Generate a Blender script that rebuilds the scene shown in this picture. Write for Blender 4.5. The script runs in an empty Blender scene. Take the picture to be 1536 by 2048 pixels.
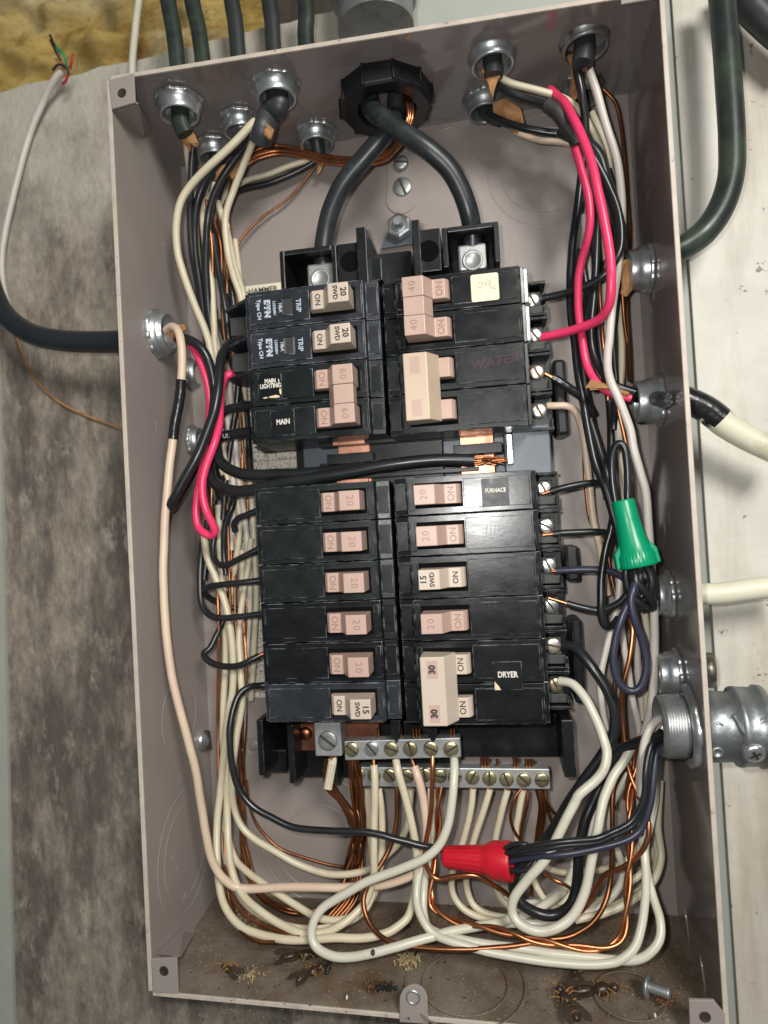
import bpy, bmesh, math, random
import numpy as np
from mathutils import Vector, Matrix
random.seed(7)
sc = bpy.context.scene
COL = sc.collection
S = 0.001                      # everything below is written in millimetres: x right, z up, h out from the back plate
# ------------------------------------------------------------------ camera
RV = np.array([-0.01728712575970196, 0.1630921150797, -0.05668859139973937])
CP = np.array([172.77068803197645, 213.8928816321034, 374.2710119908787])
FPX = 1329.97
def rod(r):
    t = np.linalg.norm(r); k = r/t
    K = np.array([[0,-k[2],k[1]],[k[2],0,-k[0]],[-k[1],k[0],0]])
    return np.eye(3)+math.sin(t)*K+(1-math.cos(t))*K@K
RM = rod(RV) @ np.array([[1,0,0],[0,-1,0],[0,0,-1.]])
def W(p): return Vector((p[0]*S, -p[2]*S, p[1]*S))
def Wd(p): return Vector((p[0], -p[2], p[1]))
cam = bpy.data.cameras.new('camera'); camo = bpy.data.objects.new('camera', cam); COL.objects.link(camo)
cx, cy, cz = Wd(RM[0]), Wd(-RM[1]), Wd(-RM[2])
m = Matrix((cx, cy, cz)).transposed().to_4x4(); m.translation = W(CP)
camo.matrix_world = m
cam.sensor_fit = 'VERTICAL'; cam.sensor_height = 36.0; cam.lens = FPX/2048*36.0
cam.clip_start = 0.01; cam.clip_end = 50
cam.dof.use_dof = True; cam.dof.focus_distance = 0.315; cam.dof.aperture_fstop = 6.5
sc.camera = camo
# ------------------------------------------------------------------ light
world = bpy.data.worlds.new('World'); sc.world = world; world.use_nodes = True
bg = world.node_tree.nodes['Background']; bg.inputs[0].default_value = (0.92,0.96,1.0,1); bg.inputs[1].default_value = 0.11
def lamp(name, p, target, size, power, col, shape='DISK'):
    l = bpy.data.lights.new(name, 'AREA'); l.shape = shape; l.size = size*S; l.energy = power; l.color = col
    o = bpy.data.objects.new(name, l); COL.objects.link(o); o.location = W(p)
    o.rotation_euler = (W(target)-W(p)).to_track_quat('-Z','Y').to_euler(); return o
fl = CP + RM.T @ np.array([-17., -13., 0])
lamp('phone_flash', fl, (150,200,0), 9, 0.80, (1.0,0.98,0.95))
lamp('room_lamp', (520,640,860), (128,220,30), 300, 9.8, (1.0,0.965,0.91))
sc.view_settings.view_transform = 'Standard'; sc.view_settings.look = 'None'; sc.view_settings.exposure = -0.17
sc.cycles.max_bounces = 6
# ------------------------------------------------------------------ pixel -> place
def ray(px,py):
    return RM.T @ np.array([(px-768)/FPX,(py-1024)/FPX,1.])
def P(px,py,h):
    d = ray(px,py); t = (h-CP[2])/d[2]; return CP+t*d
def PL(px,py,n,o):             # meet the plane through point o with normal n
    d = ray(px,py); n=np.array(n,float); o=np.array(o,float); t = ((o-CP)@n)/(d@n); return CP+t*d
def Pin(px,py,h,r=1.5):        # the same, kept inside the box
    for _ in range(160):
        p = P(px,py,h)
        if p[0] > r+0.3 and p[0] < 255-r and p[1] > r+1.5+ (0 if p[2]>40 else 1) and p[1] < 438-r: return p
        if h > 82: return p
        h += 0.5
    return p
# ------------------------------------------------------------------ materials
def mat(name, col, rough=0.5, metal=0.0, var=0.12, scale=60, bump=0.0, bscale=400, spots=None, spec=0.5, coat=0.0, edge=None, rvar=0.1, stretch=(1,1,1), spots2=None, sss=0):
    M = bpy.data.materials.new(name); M.use_nodes = True
    nt = M.node_tree; N = nt.nodes; L = nt.links; b = N['Principled BSDF']
    b.inputs['Roughness'].default_value = rough; b.inputs['Metallic'].default_value = metal
    b.inputs['Specular IOR Level'].default_value = spec; b.inputs['Coat Weight'].default_value = coat; b.inputs['Coat Roughness'].default_value = 0.12
    tc = N.new('ShaderNodeTexCoord'); mp = N.new('ShaderNodeMapping'); L.new(tc.outputs['Object'], mp.inputs[0]); mp.inputs['Scale'].default_value = stretch
    vec = mp.outputs[0]
    n = N.new('ShaderNodeTexNoise'); n.inputs['Scale'].default_value = scale; n.inputs['Detail'].default_value = 5; n.inputs['Roughness'].default_value = 0.6
    L.new(vec, n.inputs['Vector'])
    c = np.array(col)
    r = N.new('ShaderNodeValToRGB'); L.new(n.outputs[0], r.inputs[0])
    r.color_ramp.elements[0].position = 0.3; r.color_ramp.elements[1].position = 0.7
    r.color_ramp.elements[0].color = (*(c*(1-var)),1); r.color_ramp.elements[1].color = (*np.minimum(c*(1+var),1),1)
    out = r.outputs[0]
    for k, sp in enumerate([spots, spots2]):
        if not sp: continue
        scol, sscale, lo, hi = sp[:4]; amount = sp[4] if len(sp) > 4 else 1.0; st = sp[5] if len(sp) > 5 else (1,1,1)
        m2 = N.new('ShaderNodeMapping'); L.new(tc.outputs['Object'], m2.inputs[0]); m2.inputs['Scale'].default_value = st; m2.inputs['Location'].default_value = (3.1*k+.7,1.3,0.2)
        n2 = N.new('ShaderNodeTexNoise'); n2.inputs['Scale'].default_value = sscale; n2.inputs['Detail'].default_value = 6; n2.inputs['Roughness'].default_value = 0.65; L.new(m2.outputs[0], n2.inputs['Vector'])
        r2 = N.new('ShaderNodeMapRange'); r2.inputs[1].default_value = lo; r2.inputs[2].default_value = hi; r2.inputs[4].default_value = amount; L.new(n2.outputs[0], r2.inputs[0])
        mx = N.new('ShaderNodeMix'); mx.data_type = 'RGBA'; L.new(r2.outputs[0], mx.inputs[0]); L.new(out, mx.inputs[6]); mx.inputs[7].default_value = (*scol,1); out = mx.outputs[2]
    if edge:                   # worn edges
        bv = N.new('ShaderNodeBevel'); bv.samples = 4; bv.inputs['Radius'].default_value = 0.00045
        geo = N.new('ShaderNodeNewGeometry'); dp = N.new('ShaderNodeVectorMath'); dp.operation = 'DOT_PRODUCT'
        L.new(bv.outputs[0], dp.inputs[0]); L.new(geo.outputs['Normal'], dp.inputs[1])
        r3 = N.new('ShaderNodeMapRange'); r3.inputs[1].default_value = 0.985; r3.inputs[2].default_value = 0.90; L.new(dp.outputs['Value'], r3.inputs[0])
        n3 = N.new('ShaderNodeTexNoise'); n3.inputs['Scale'].default_value = 190; n3.inputs['Detail'].default_value = 5; L.new(vec, n3.inputs['Vector'])
        r4 = N.new('ShaderNodeMapRange'); r4.inputs[1].default_value = 0.46; r4.inputs[2].default_value = 0.66; r4.inputs[4].default_value = edge[1]; L.new(n3.outputs[0], r4.inputs[0])
        ml = N.new('ShaderNodeMath'); ml.operation = 'MULTIPLY'; L.new(r3.outputs[0], ml.inputs[0]); L.new(r4.outputs[0], ml.inputs[1])
        mx = N.new('ShaderNodeMix'); mx.data_type = 'RGBA'; L.new(ml.outputs[0], mx.inputs[0]); L.new(out, mx.inputs[6]); mx.inputs[7].default_value = (*edge[0],1); out = mx.outputs[2]
    L.new(out, b.inputs['Base Color'])
    rr = N.new('ShaderNodeMapRange'); rr.inputs[3].default_value = max(0.03,rough-rvar); rr.inputs[4].default_value = min(1,rough+rvar)
    n4 = N.new('ShaderNodeTexNoise'); n4.inputs['Scale'].default_value = scale*2.3; n4.inputs['Detail'].default_value = 6; L.new(vec, n4.inputs['Vector']); L.new(n4.outputs[0], rr.inputs[0]); L.new(rr.outputs[0], b.inputs['Roughness'])
    if bump:
        n5 = N.new('ShaderNodeTexNoise'); n5.inputs['Scale'].default_value = bscale; n5.inputs['Detail'].default_value = 4; L.new(vec, n5.inputs['Vector'])
        bp = N.new('ShaderNodeBump'); bp.inputs['Strength'].default_value = 1.0; bp.inputs['Distance'].default_value = bump*S; L.new(n5.outputs[0], bp.inputs['Height']); L.new(bp.outputs[0], b.inputs['Normal'])
    return M
DIRT = (0.10,0.065,0.04)
M = {}
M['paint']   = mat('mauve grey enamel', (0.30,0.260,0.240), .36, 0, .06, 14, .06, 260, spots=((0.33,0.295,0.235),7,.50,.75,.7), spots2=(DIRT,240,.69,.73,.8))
M['paint_shaded'] = mat('mauve grey enamel glossy shaded', (0.225,0.193,0.182), .15, 0, .05, 18, .008, 120, spots=((0.20,0.17,0.15),14,.55,.8,.5,(1,1,.25)), spots2=(DIRT,260,.71,.75,.8), coat=.3, rvar=.06)  # same enamel, base darkened to put shade on the right and top panels
M['paint_dirty'] = mat('dusty enamel floor of the box', (0.185,0.152,0.118), .66, 0, .22, 30, .2, 420, spots=((0.085,0.055,0.028),24,.42,.64,.9), spots2=((0.42,0.37,0.30),560,.63,.70,.75))
M['rim']     = mat('worn and lit enamel on the sheet edge', (0.50,0.44,0.37), .5, 0, .12, 120, .04, 600, spots=((0.16,0.12,0.08),180,.60,.68,.7))  # worn edge, its colour also lightened for the flash it faces
M['black']   = mat('black phenolic', (0.007,0.008,0.009), .25, 0, .35, 70, .02, 500, spec=.42, stretch=(.6,1,1.1), spots=((0.03,0.033,0.036),45,.55,.9,.5), spots2=((.22,.24,.25),900,.66,.73,.5), edge=((0.50,0.55,0.56),.95), rvar=.10)
M['black_old'] = mat('dusty black phenolic', (0.008,0.0115,0.012), .33, 0, .3, 60, .03, 900, spec=.36, spots=((0.035,0.037,0.034),50,.52,.85,.7), spots2=((.25,.25,.24),900,.69,.74,.5), edge=((0.42,0.46,0.46),.9), rvar=.13)
M['black_blue'] = mat('scuffed blue black phenolic', (0.018,0.021,0.027), .38, 0, .2, 60, .03, 900, spec=.4, spots=((0.06,0.065,0.075),50,.5,.85,.7), edge=((0.55,0.62,0.68),1.0), rvar=.12)
M['base']    = mat('black moulded base', (0.008,0.009,0.010), .36, 0, .3, 50, .03, 800, spec=.36, spots=((0.06,0.057,0.05),70,.56,.85,.5), edge=((0.30,0.32,0.32),.7))
M['fin']     = mat('dull grey black phenolic', (0.035,0.037,0.036), .6, 0, .3, 120, .08, 900)
M['tan']     = mat('pinkish tan handle', (0.47,0.325,0.27), .38, 0, .05, 60, 0, 0, spots=((0.33,0.2,0.15),110,.62,.8,.35), rvar=.06)
M['tan_dark']= mat('moulded mark on tan', (0.30,0.19,0.15), .45, 0, .08, 60)
M['cream_h'] = mat('cream beige handle', (0.53,0.445,0.365), .40, 0, .05, 60, spots=((0.35,0.27,0.2),120,.63,.8,.35), rvar=.06)
M['tie_tan'] = mat('buff handle tie', (0.52,0.41,0.305), .38, 0, .05, 60, .03, 500, rvar=.06, spots=((0.4,0.28,0.19),90,.6,.8,.35))
M['ink']     = mat('black ink', (0.03,0.03,0.03), .6, 0, .2, 200)
M['whiteprint'] = mat('pale blue print', (0.46,0.53,0.60), .6, 0, .15, 900, spots=((0.10,0.11,0.12),1300,.52,.60,.9))
M['whiteink']= mat('cream print', (0.62,0.60,0.52), .6, 0, .25, 500, spots=((0.12,0.12,0.11),900,.58,.66,.8))
M['sticker_worn_glare'] = mat('scuffed black sticker with painted glare', (0.035,0.038,0.042), .42, 0, .5, 120, .08, 500, spec=.4, spots=((0.22,0.24,0.25),260,.50,.68,.7,(1,1,.3)))  # grey streaks are scuffs plus flash glare painted into the colour
M['sticker'] = mat('glossy black sticker', (0.007,0.008,0.010), .26, 0, .3, 60, .02, 300, edge=((.4,.42,.4),.9), rvar=.06)
M['paper']   = mat('cream paper', (0.74,0.69,0.52), .8, 0, .05, 60, .05, 500, spots=((.5,.35,.15),70,.64,.8,.5))
M['pencil']  = mat('grey pencil', (0.42,0.40,0.34), .7, 0, .1, 60)
M['marker']  = mat('purple marker', (0.026,0.007,0.017), .32, 0, .2, 60)
M['torn']    = mat('torn label backing', (0.62,0.52,0.34), .8, 0, .25, 300, .1, 600)
M['zinc']    = mat('zinc plating', (0.55,0.59,0.60), .34, .8, .2, 90, .07, 260, spots=((0.17,0.155,0.13),55,.52,.75,.75), rvar=.12)
M['zinc_fit']= mat('cast zinc fitting', (0.28,0.305,0.315), .42, .8, .25, 60, .25, 300, spots=((0.17,0.155,0.12),45,.50,.72,.7), rvar=.15)
M['zinc_dull']= mat('dull zinc casting', (0.34,0.36,0.365), .42, .75, .2, 70, .10, 400, spots=((0.15,0.13,0.10),60,.52,.75,.7), rvar=.12)
M['zinc_dirty']= mat('grimy zinc', (0.33,0.345,0.345), .42, .7, .3, 80, .15, 300, spots=((0.10,0.085,0.05),55,.45,.6,.9), rvar=.12)
M['alu']     = mat('grey aluminium bar', (0.40,0.415,0.41), .48, .65, .10, 120, .05, 500, spots=((0.22,0.21,0.19),150,.6,.75,.6))
M['brass']   = mat('tarnished brass screw', (0.50,0.45,0.27), .34, .9, .16, 150, .06, 500, spots=((0.25,0.19,0.10),220,.55,.75,.7))
M['nickel']  = mat('bright screw head', (0.75,0.77,0.75), .25, .9, .1, 200, .04, 500)
M['irid']    = mat('yellow zinc screw', (0.78,0.66,0.55), .28, .85, .15, 200, .04, 500, spots=((0.6,0.45,0.62),160,.5,.6,.6))
M['slot']    = mat('slot shade grime', (0.06,0.05,0.035), .6, .5, .2, 200)
M['copper']  = mat('copper', (0.56,0.235,0.11), .36, 1, .18, 80, .02, 300, spots=((0.34,0.13,0.05),60,.5,.72,.75), rvar=.1)
M['cabblue'] = mat('bluish black sheath',(0.018,0.022,0.026),.34,0,.25,45,.05,260,rvar=.08)
M['copper_dark'] = mat('browned copper', (0.30,0.125,0.058), .40, 1, .2, 80, .02, 300, spots=((0.20,0.085,0.035),50,.48,.7,.8), rvar=.1)
M['bus_old'] = mat('browned bus bar',(0.30,0.12,0.075),.45,.8,.3,60,.06,200,spots=((0.10,0.04,0.025),50,.48,.7,.8))
M['bus']     = mat('copper bus bar', (0.62,0.31,0.21), .40, .9, .2, 70, .06, 200, spots=((0.18,0.07,0.04),60,.50,.70,.8))
M['wcream']  = mat('cream insulation', (0.60,0.54,0.395), .36, 0, .05, 45, .03, 250, spots=((0.43,0.34,0.20),60,.56,.74,.5), spots2=((0.20,0.13,0.06),420,.70,.74,.7), rvar=.06)
M['wwhite']  = mat('white insulation', (0.58,0.565,0.465), .33, 0, .04, 45, .03, 250, spots=((0.43,0.34,0.20),60,.56,.74,.5), spots2=((0.20,0.13,0.06),420,.70,.74,.7), rvar=.06)
M['wgrey']   = mat('greyish white insulation', (0.60,0.555,0.50), .38, 0, .05, 45, .03, 250, rvar=.06)
M['wbeige']  = mat('beige insulation', (0.66,0.53,0.39), .38, 0, .05, 45, .03, 250, spots=((0.6,0.43,0.34),20,.48,.6,.6), rvar=.06)
M['wblack']  = mat('black insulation', (0.014,0.016,0.018), .30, 0, .3, 45, .03, 300, spots=((0.09,0.095,0.10),300,.66,.8,.4), rvar=.08)
M['wnavy']   = mat('navy insulation', (0.030,0.032,0.055), .36, 0, .15, 45, .03, 300, rvar=.06)
M['wred']    = mat('pinkish red insulation', (0.76,0.045,0.135), .33, 0, .08, 45, .03, 250, rvar=.06)
M['mains']   = mat('black rubber mains sheath', (0.020,0.024,0.027), .36, 0, .25, 45, .05, 300, spots=((0.07,0.08,0.085),90,.5,.8,.6), rvar=.1, stretch=(1,1,.3))
M['cable']   = mat('weathered greenish black sheath', (0.022,0.029,0.027), .36, 0, .3, 45, .06, 260, spots=((0.05,0.075,0.048),40,.45,.7,.8), rvar=.1)
M['cable2']  = mat('dusty black flat sheath', (0.030,0.034,0.036), .45, 0, .3, 45, .06, 260, spots=((0.04,0.07,0.02),50,.55,.65,.7,(1,1,.2)), rvar=.1)
M['creamcable']= mat('cream sheath', (0.68,0.66,0.52), .45, 0, .06, 40, .05, 250, spots=((0.45,0.36,0.20),45,.56,.72,.6))
M['tape']    = mat('black tape', (0.012,0.013,0.014), .26, 0, .3, 90, .25, 300)
M['tapegrey']= mat('dusty black tape', (0.032,0.031,0.030), .55, 0, .3, 90, .2, 400)
M['kraft']   = mat('brown paper wrap', (0.36,0.185,0.075), .8, 0, .3, 120, .3, 500)
M['green']   = mat('green connector plastic', (0.0,0.27,0.125), .30, 0, .06, 50, .02, 200, rvar=.06)
M['rednut']  = mat('red connector plastic', (0.50,0.008,0.022), .40, 0, .10, 60, .05, 300, spots=((.3,.02,.03),120,.58,.75,.5), rvar=.06)
M['void'] = mat('painted hole shade', (0.003,0.003,0.003), .9, 0, .1, 60, spec=.1)  # flat black put in place of the shade inside holes and recesses
M['greymetal']= mat('blue grey steel pan', (0.10,0.115,0.135), .42, .2, .12, 40, .02, 200)
M['leather'] = mat('dry insect shell', (0.035,0.024,0.016), .35, 0, .5, 300)
M['amber']   = mat('dry amber insect leg', (0.30,0.15,0.04), .5, 0, .4, 300)
M['brownbug']= mat('brown insect shell', (0.16,0.07,0.03), .45, 0, .5, 300)
M['wing']    = mat('smoky insect wing', (0.05,0.035,0.025), .3, 0, .3, 300)
M['fly']     = mat('dark green fly shell', (0.012,0.03,0.028), .2, .3, .3, 300)
M['straw']   = mat('dry straw debris', (0.36,0.28,0.15), .8, 0, .4, 300)
# label sheet: ruled print
def paper_print():
    Mx = mat('printed wiring label', (0.66,0.62,0.52), .7, 0, .08, 60)
    nt = Mx.node_tree; N = nt.nodes; L = nt.links; b = N['Principled BSDF']
    src = b.inputs['Base Color'].links[0].from_socket
    tc = N.new('ShaderNodeTexCoord'); mp = N.new('ShaderNodeMapping'); L.new(tc.outputs['Object'], mp.inputs[0]); mp.inputs['Rotation'].default_value = (math.radians(90),0,0)
    br = N.new('ShaderNodeTexBrick'); br.inputs['Scale'].default_value = 1.0; br.offset=0.0; br.inputs['Brick Width'].default_value = .021; br.inputs['Row Height'].default_value = .0052; br.inputs['Mortar Size'].default_value = .00016
    br.inputs['Color1'].default_value = br.inputs['Color2'].default_value = (0,0,0,1); br.inputs['Mortar'].default_value = (1,1,1,1); L.new(mp.outputs[0], br.inputs['Vector'])
    m2 = N.new('ShaderNodeMapping'); L.new(tc.outputs['Object'], m2.inputs[0]); m2.inputs['Scale'].default_value = (1300,1,420)
    n = N.new('ShaderNodeTexNoise'); n.inputs['Scale'].default_value = 1.0; n.inputs['Detail'].default_value = 1; L.new(m2.outputs[0], n.inputs['Vector'])
    r = N.new('ShaderNodeMapRange'); r.inputs[1].default_value = .54; r.inputs[2].default_value = .60; r.inputs[4].default_value = .75; L.new(n.outputs[0], r.inputs[0])
    mm = N.new('ShaderNodeMath'); mm.operation = 'MAXIMUM'; L.new(r.outputs[0], mm.inputs[0]); L.new(br.outputs[0], mm.inputs[1])
    mx = N.new('ShaderNodeMix'); mx.data_type = 'RGBA'; L.new(mm.outputs[0], mx.inputs[0]); L.new(src, mx.inputs[6]); mx.inputs[7].default_value = (.10,.10,.11,1); L.new(mx.outputs[2], b.inputs['Base Color'])
    return Mx
M['print'] = paper_print()
# ------------------------------------------------------------------ mesh builder
def frame(axis):
    a = np.array(axis,float); a /= np.linalg.norm(a)
    t = np.array([0,0,1.]) if abs(a[2]) < .9 else np.array([1.,0,0])
    u = np.cross(t,a); u /= np.linalg.norm(u); return u, np.cross(a,u), a
class MB:
    def __init__(s): s.v=[]; s.f=[]; s.sm=[]
    def add(s, vs, fs, smooth=False):
        n=len(s.v); s.v += [tuple(float(c) for c in v) for v in vs]; s.f += [tuple(n+i for i in f) for f in fs]; s.sm += [smooth]*len(fs); return s
    def hexa(s, a):            # 4 lower then 4 upper, same order round
        return s.add(a, [(3,2,1,0),(4,5,6,7),(0,1,5,4),(1,2,6,5),(2,3,7,6),(3,0,4,7)])
    def box(s, x0,x1,z0,z1,h0,h1):
        return s.hexa([(x0,z0,h0),(x1,z0,h0),(x1,z1,h0),(x0,z1,h0),(x0,z0,h1),(x1,z0,h1),(x1,z1,h1),(x0,z1,h1)])
    def extrude(s, pts, vec, smooth=False):
        p = np.array(pts,float); q = p+np.array(vec,float); n=len(p)
        return s.add(list(p)+list(q), [tuple(range(n-1,-1,-1)), tuple(range(n,2*n))]+[(i,(i+1)%n,n+(i+1)%n,n+i) for i in range(n)], smooth)
    def lathe(s, prof, o, axis, seg=24, smooth=True, caps=True, rfun=None):
        u,v,a = frame(axis); o=np.array(o,float); vs=[]; fs=[]
        for r,t in prof:
            for k in range(seg):
                th=2*math.pi*k/seg; rr = r*(rfun(th,t) if rfun else 1)
                vs.append(o+a*t+rr*(math.cos(th)*u+math.sin(th)*v))
        for i in range(len(prof)-1):
            for k in range(seg): fs.append((i*seg+k, i*seg+(k+1)%seg, (i+1)*seg+(k+1)%seg, (i+1)*seg+k))
        s.add(vs,fs,smooth)
        if caps:
            if prof[0][0]>1e-6: s.add(vs[:seg],[tuple(range(seg-1,-1,-1))])
            if prof[-1][0]>1e-6: s.add(vs[-seg:],[tuple(range(seg))])
        return s
    def tube(s, pts, r, seg=10, flat=1.0, smooth=True, upv=None):
        p=np.array(pts,float); n=len(p); R = r if hasattr(r,'__len__') else [r]*n
        T=np.gradient(p,axis=0); T/= (np.linalg.norm(T,axis=1)[:,None]+1e-9)
        t0=np.array(upv if upv is not None else ([0,0,1.] if abs(T[0][2])<.9 else [1.,0,0])); u=np.cross(t0,T[0]); u/=np.linalg.norm(u)
        vs=[]; fs=[]
        for i in range(n):
            u = u-(u@T[i])*T[i]; u/=np.linalg.norm(u)+1e-9; w=np.cross(T[i],u)
            for k in range(seg):
                th=2*math.pi*k/seg; vs.append(p[i]+R[i]*(math.cos(th)*u+flat*math.sin(th)*w))
        for i in range(n-1):
            for k in range(seg): fs.append((i*seg+k, i*seg+(k+1)%seg, (i+1)*seg+(k+1)%seg, (i+1)*seg+k))
        s.add(vs,fs,smooth); s.add(vs[:seg],[tuple(range(seg-1,-1,-1))]); s.add(vs[-seg:],[tuple(range(seg))]); return s
    def ball(s, c, r, seg=12, rings=7, axis=(0,0,1), sx=(1,1,1)):
        u,v,a=frame(axis); c=np.array(c,float); vs=[c-a*r*sx[2]]; fs=[]
        for i in range(1,rings):
            ph=math.pi*i/rings
            for k in range(seg):
                th=2*math.pi*k/seg; vs.append(c+r*(math.sin(ph)*(math.cos(th)*u*sx[0]+math.sin(th)*v*sx[1])-math.cos(ph)*a*sx[2]))
        vs.append(c+a*r*sx[2]); e=len(vs)-1
        for k in range(seg): fs.append((0,1+(k+1)%seg,1+k)); fs.append((e,e-seg+k,e-seg+(k+1)%seg))
        for i in range(rings-2):
            for k in range(seg):
                b0=1+i*seg; fs.append((b0+k,b0+(k+1)%seg,b0+seg+(k+1)%seg,b0+seg+k))
        return s.add(vs,fs,True)
    def build(s, name, m, parent=None, loc=None, bevel=0, fix=True, label=None):
        me=bpy.data.meshes.new(name)
        base = parent['_o'] if parent is not None and '_o' in parent else None
        if base is None:
            base = list(loc) if loc is not None else list(np.mean(np.array(s.v),axis=0))
            L0 = W(base)
        else: base=list(base); L0=Vector((0,0,0))
        B=W(base)
        me.from_pydata([W(v)-B for v in s.v],[],s.f); me.polygons.foreach_set('use_smooth', s.sm); 
        if fix:
            bm=bmesh.new(); bm.from_mesh(me); bmesh.ops.recalc_face_normals(bm,faces=bm.faces); bm.to_mesh(me); bm.free()
        me.materials.append(m if not isinstance(m,str) else M[m])
        o=bpy.data.objects.new(name,me); COL.objects.link(o); o.location=L0; o['_o']=[float(x) for x in base]
        if parent is not None: o.parent=parent
        if bevel:
            b=o.modifiers.new('bevel','BEVEL'); b.width=bevel*S; b.segments=2; b.limit_method='ANGLE'; b.angle_limit=math.radians(35); b.harden_normals=False
        if label: o['label']=label
        return o
def thing(name, loc, label, cat, group=None):
    o=bpy.data.objects.new(name,None); COL.objects.link(o); o.location=W(loc); o['_o']=[float(x) for x in loc]; o.empty_display_size=.005
    return tag(o,label,cat,group)
def tag(o,label,cat,group=None,kind=None):
    if label: o['label']=label
    if cat: o['category']=cat
    if group: o['group']=group
    if kind: o['kind']=kind
    return o
def text(s, size, c, right, up, m, parent, name='lettering', depth=.06, aspect=1.0, bold=0, spacing=1.0, shear=0):
    cu=bpy.data.curves.new('t','FONT'); cu.body=s; cu.size=size*S; cu.align_x='CENTER'; cu.align_y='CENTER'; cu.extrude=depth*S; cu.offset=bold*S; cu.space_character=spacing; cu.resolution_u=3; cu.shear=shear; cu.space_line=.8
    to=bpy.data.objects.new('t',cu); COL.objects.link(to)
    dg=bpy.context.evaluated_depsgraph_get(); me=bpy.data.meshes.new_from_object(to.evaluated_get(dg)); bpy.data.objects.remove(to)
    r=Wd(right).normalized(); u=Wd(up).normalized(); n=r.cross(u)
    mm=Matrix((r*aspect,u,n)).transposed().to_4x4(); mm.translation = W(c)-W(parent['_o'])
    me.transform(mm); me.materials.clear(); me.materials.append(M[m]); me.name=name
    o=bpy.data.objects.new(name,me); COL.objects.link(o); o.parent=parent; o['_o']=list(parent['_o']); return o
def cr(pts, n=6):              # smooth curve through points
    p=[np.array(q,float) for q in pts]
    if len(p)<3: return [p[0]+(p[-1]-p[0])*t for t in np.linspace(0,1,n)]
    p=[2*p[0]-p[1]]+p+[2*p[-1]-p[-2]]; out=[]
    for i in range(1,len(p)-2):
        a,b,c,d=p[i-1:i+3]
        k=max(3,min(n,int(np.linalg.norm(c-b)/2.2)+2))
        for t in np.linspace(0,1,k,endpoint=False):
            out.append(.5*((2*b)+(c-a)*t+(2*a-5*b+4*c-d)*t*t+(3*b-a-3*c+d)*t**3))
    out.append(p[-2]); return out
from mathutils import noise as mnoise
WK=[0]
def wob(c,r):
    WK[0]+=1; k=WK[0]*7.31; A=.15 if r<3 else .07; n=len(c); L=0; out=[]
    for i,p in enumerate(c):
        if i: L+=float(np.linalg.norm(c[i]-c[i-1]))
        f=min(1,i/4,(n-1-i)/4); v=np.array([mnoise.noise(Vector((L/16,k,j*5.5))) for j in range(3)])+.5*np.array([mnoise.noise(Vector((L/7,k,j*5.5+40))) for j in range(3)])
        out.append(p+v*A*1.6*f)
    return out
COPPERS = 'bare copper ground wires gathered in the left gutter'
def wire(label, m, r, pts, cat='wire', group=None, inside=True, tips=(0,0), seg=10, name=None, flat=1.0, tipmat='copper', upv=None):
    q=[(a_[1] if a_[0]=='w' else Pin(*a_,r) if inside else P(*a_)) for a_ in pts]
    c=cr(q); c=wob(c,r)
    name = name or ('copper_wire' if 'copper' in m else 'wire')
    mb=MB().tube(c,r,seg,flat=flat,upv=upv)
    o=mb.build(name,m,loc=q[0],fix=False); tag(o,label,cat,group)
    for e in (0,1):
        L=tips[e]
        if L:
            a,b=(c[0],c[1]) if e==0 else (c[-1],c[-2]); d=(a-b)/np.linalg.norm(a-b)
            MB().tube([a-d*.8,a+d*L*.5,a+d*L],r*.52,8).build('copper_tip',tipmat,parent=o,fix=False)
    return o
# ------------------------------------------------------------------ the box
TLf=P(223,163,77); BLf=P(307,1980,77); TRf=P(1317,-12,77); BRf=P(1449,2085,77)
TLb=P(362,335,0); BLb=P(435,1787,0); TRb=P(1255,187,0); BRb=P(1355,1831,0)
box = thing('breaker_box', (128,220,0), 'open mauve grey steel electrical panel box full of wires', 'electrical panel')
TH=1.6
def slab(a,b,c,d,n):
    n=np.array(n,float)*TH; q=[np.array(x) for x in (a,b,c,d)]
    return MB().hexa([*(x for x in q), *(x+n for x in q)])
def grid_sheet(a,b,c,d,n,thick=TH): # a b c d round, outward offset n
    return slab(a,b,c,d,n)
slab(BLb,BRb,TRb,TLb,(0,0,-1)).build('back_panel','paint',box)
slab(BLb,TLb,TLf,BLf,(-1,0,0)).build('side_panel','paint',box)
slab(BRb,TRb,TRf,BRf,(1,0,0)).build('side_panel','paint_shaded',box)
slab(TLb,TRb,TRf,TLf,(0,1,0)).build('top_panel','paint_shaded',box)
slab(BLb,BRb,BRf,BLf,(0,-1,0)).build('bottom_panel','paint_dirty',box)
def edge(a,b,off,w=1.0):
    a=np.array(a);b=np.array(b);o=np.array(off,float)
    return MB().hexa([a+(0,0,.0),b+(0,0,.0),b+o*2.1,a+o*2.1,a+(0,0,w),b+(0,0,w),b+o*2.1+(0,0,w),a+o*2.1+(0,0,w)])
for a,b,o_ in ((BLf,TLf,(-1,0,0)),(BRf,TRf,(1,0,0)),(TLf,TRf,(0,1,0)),(BLf,BRf,(0,-1,0))):
    edge(a,b,o_).build('rim_edge','rim',box,bevel=.25)
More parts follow.
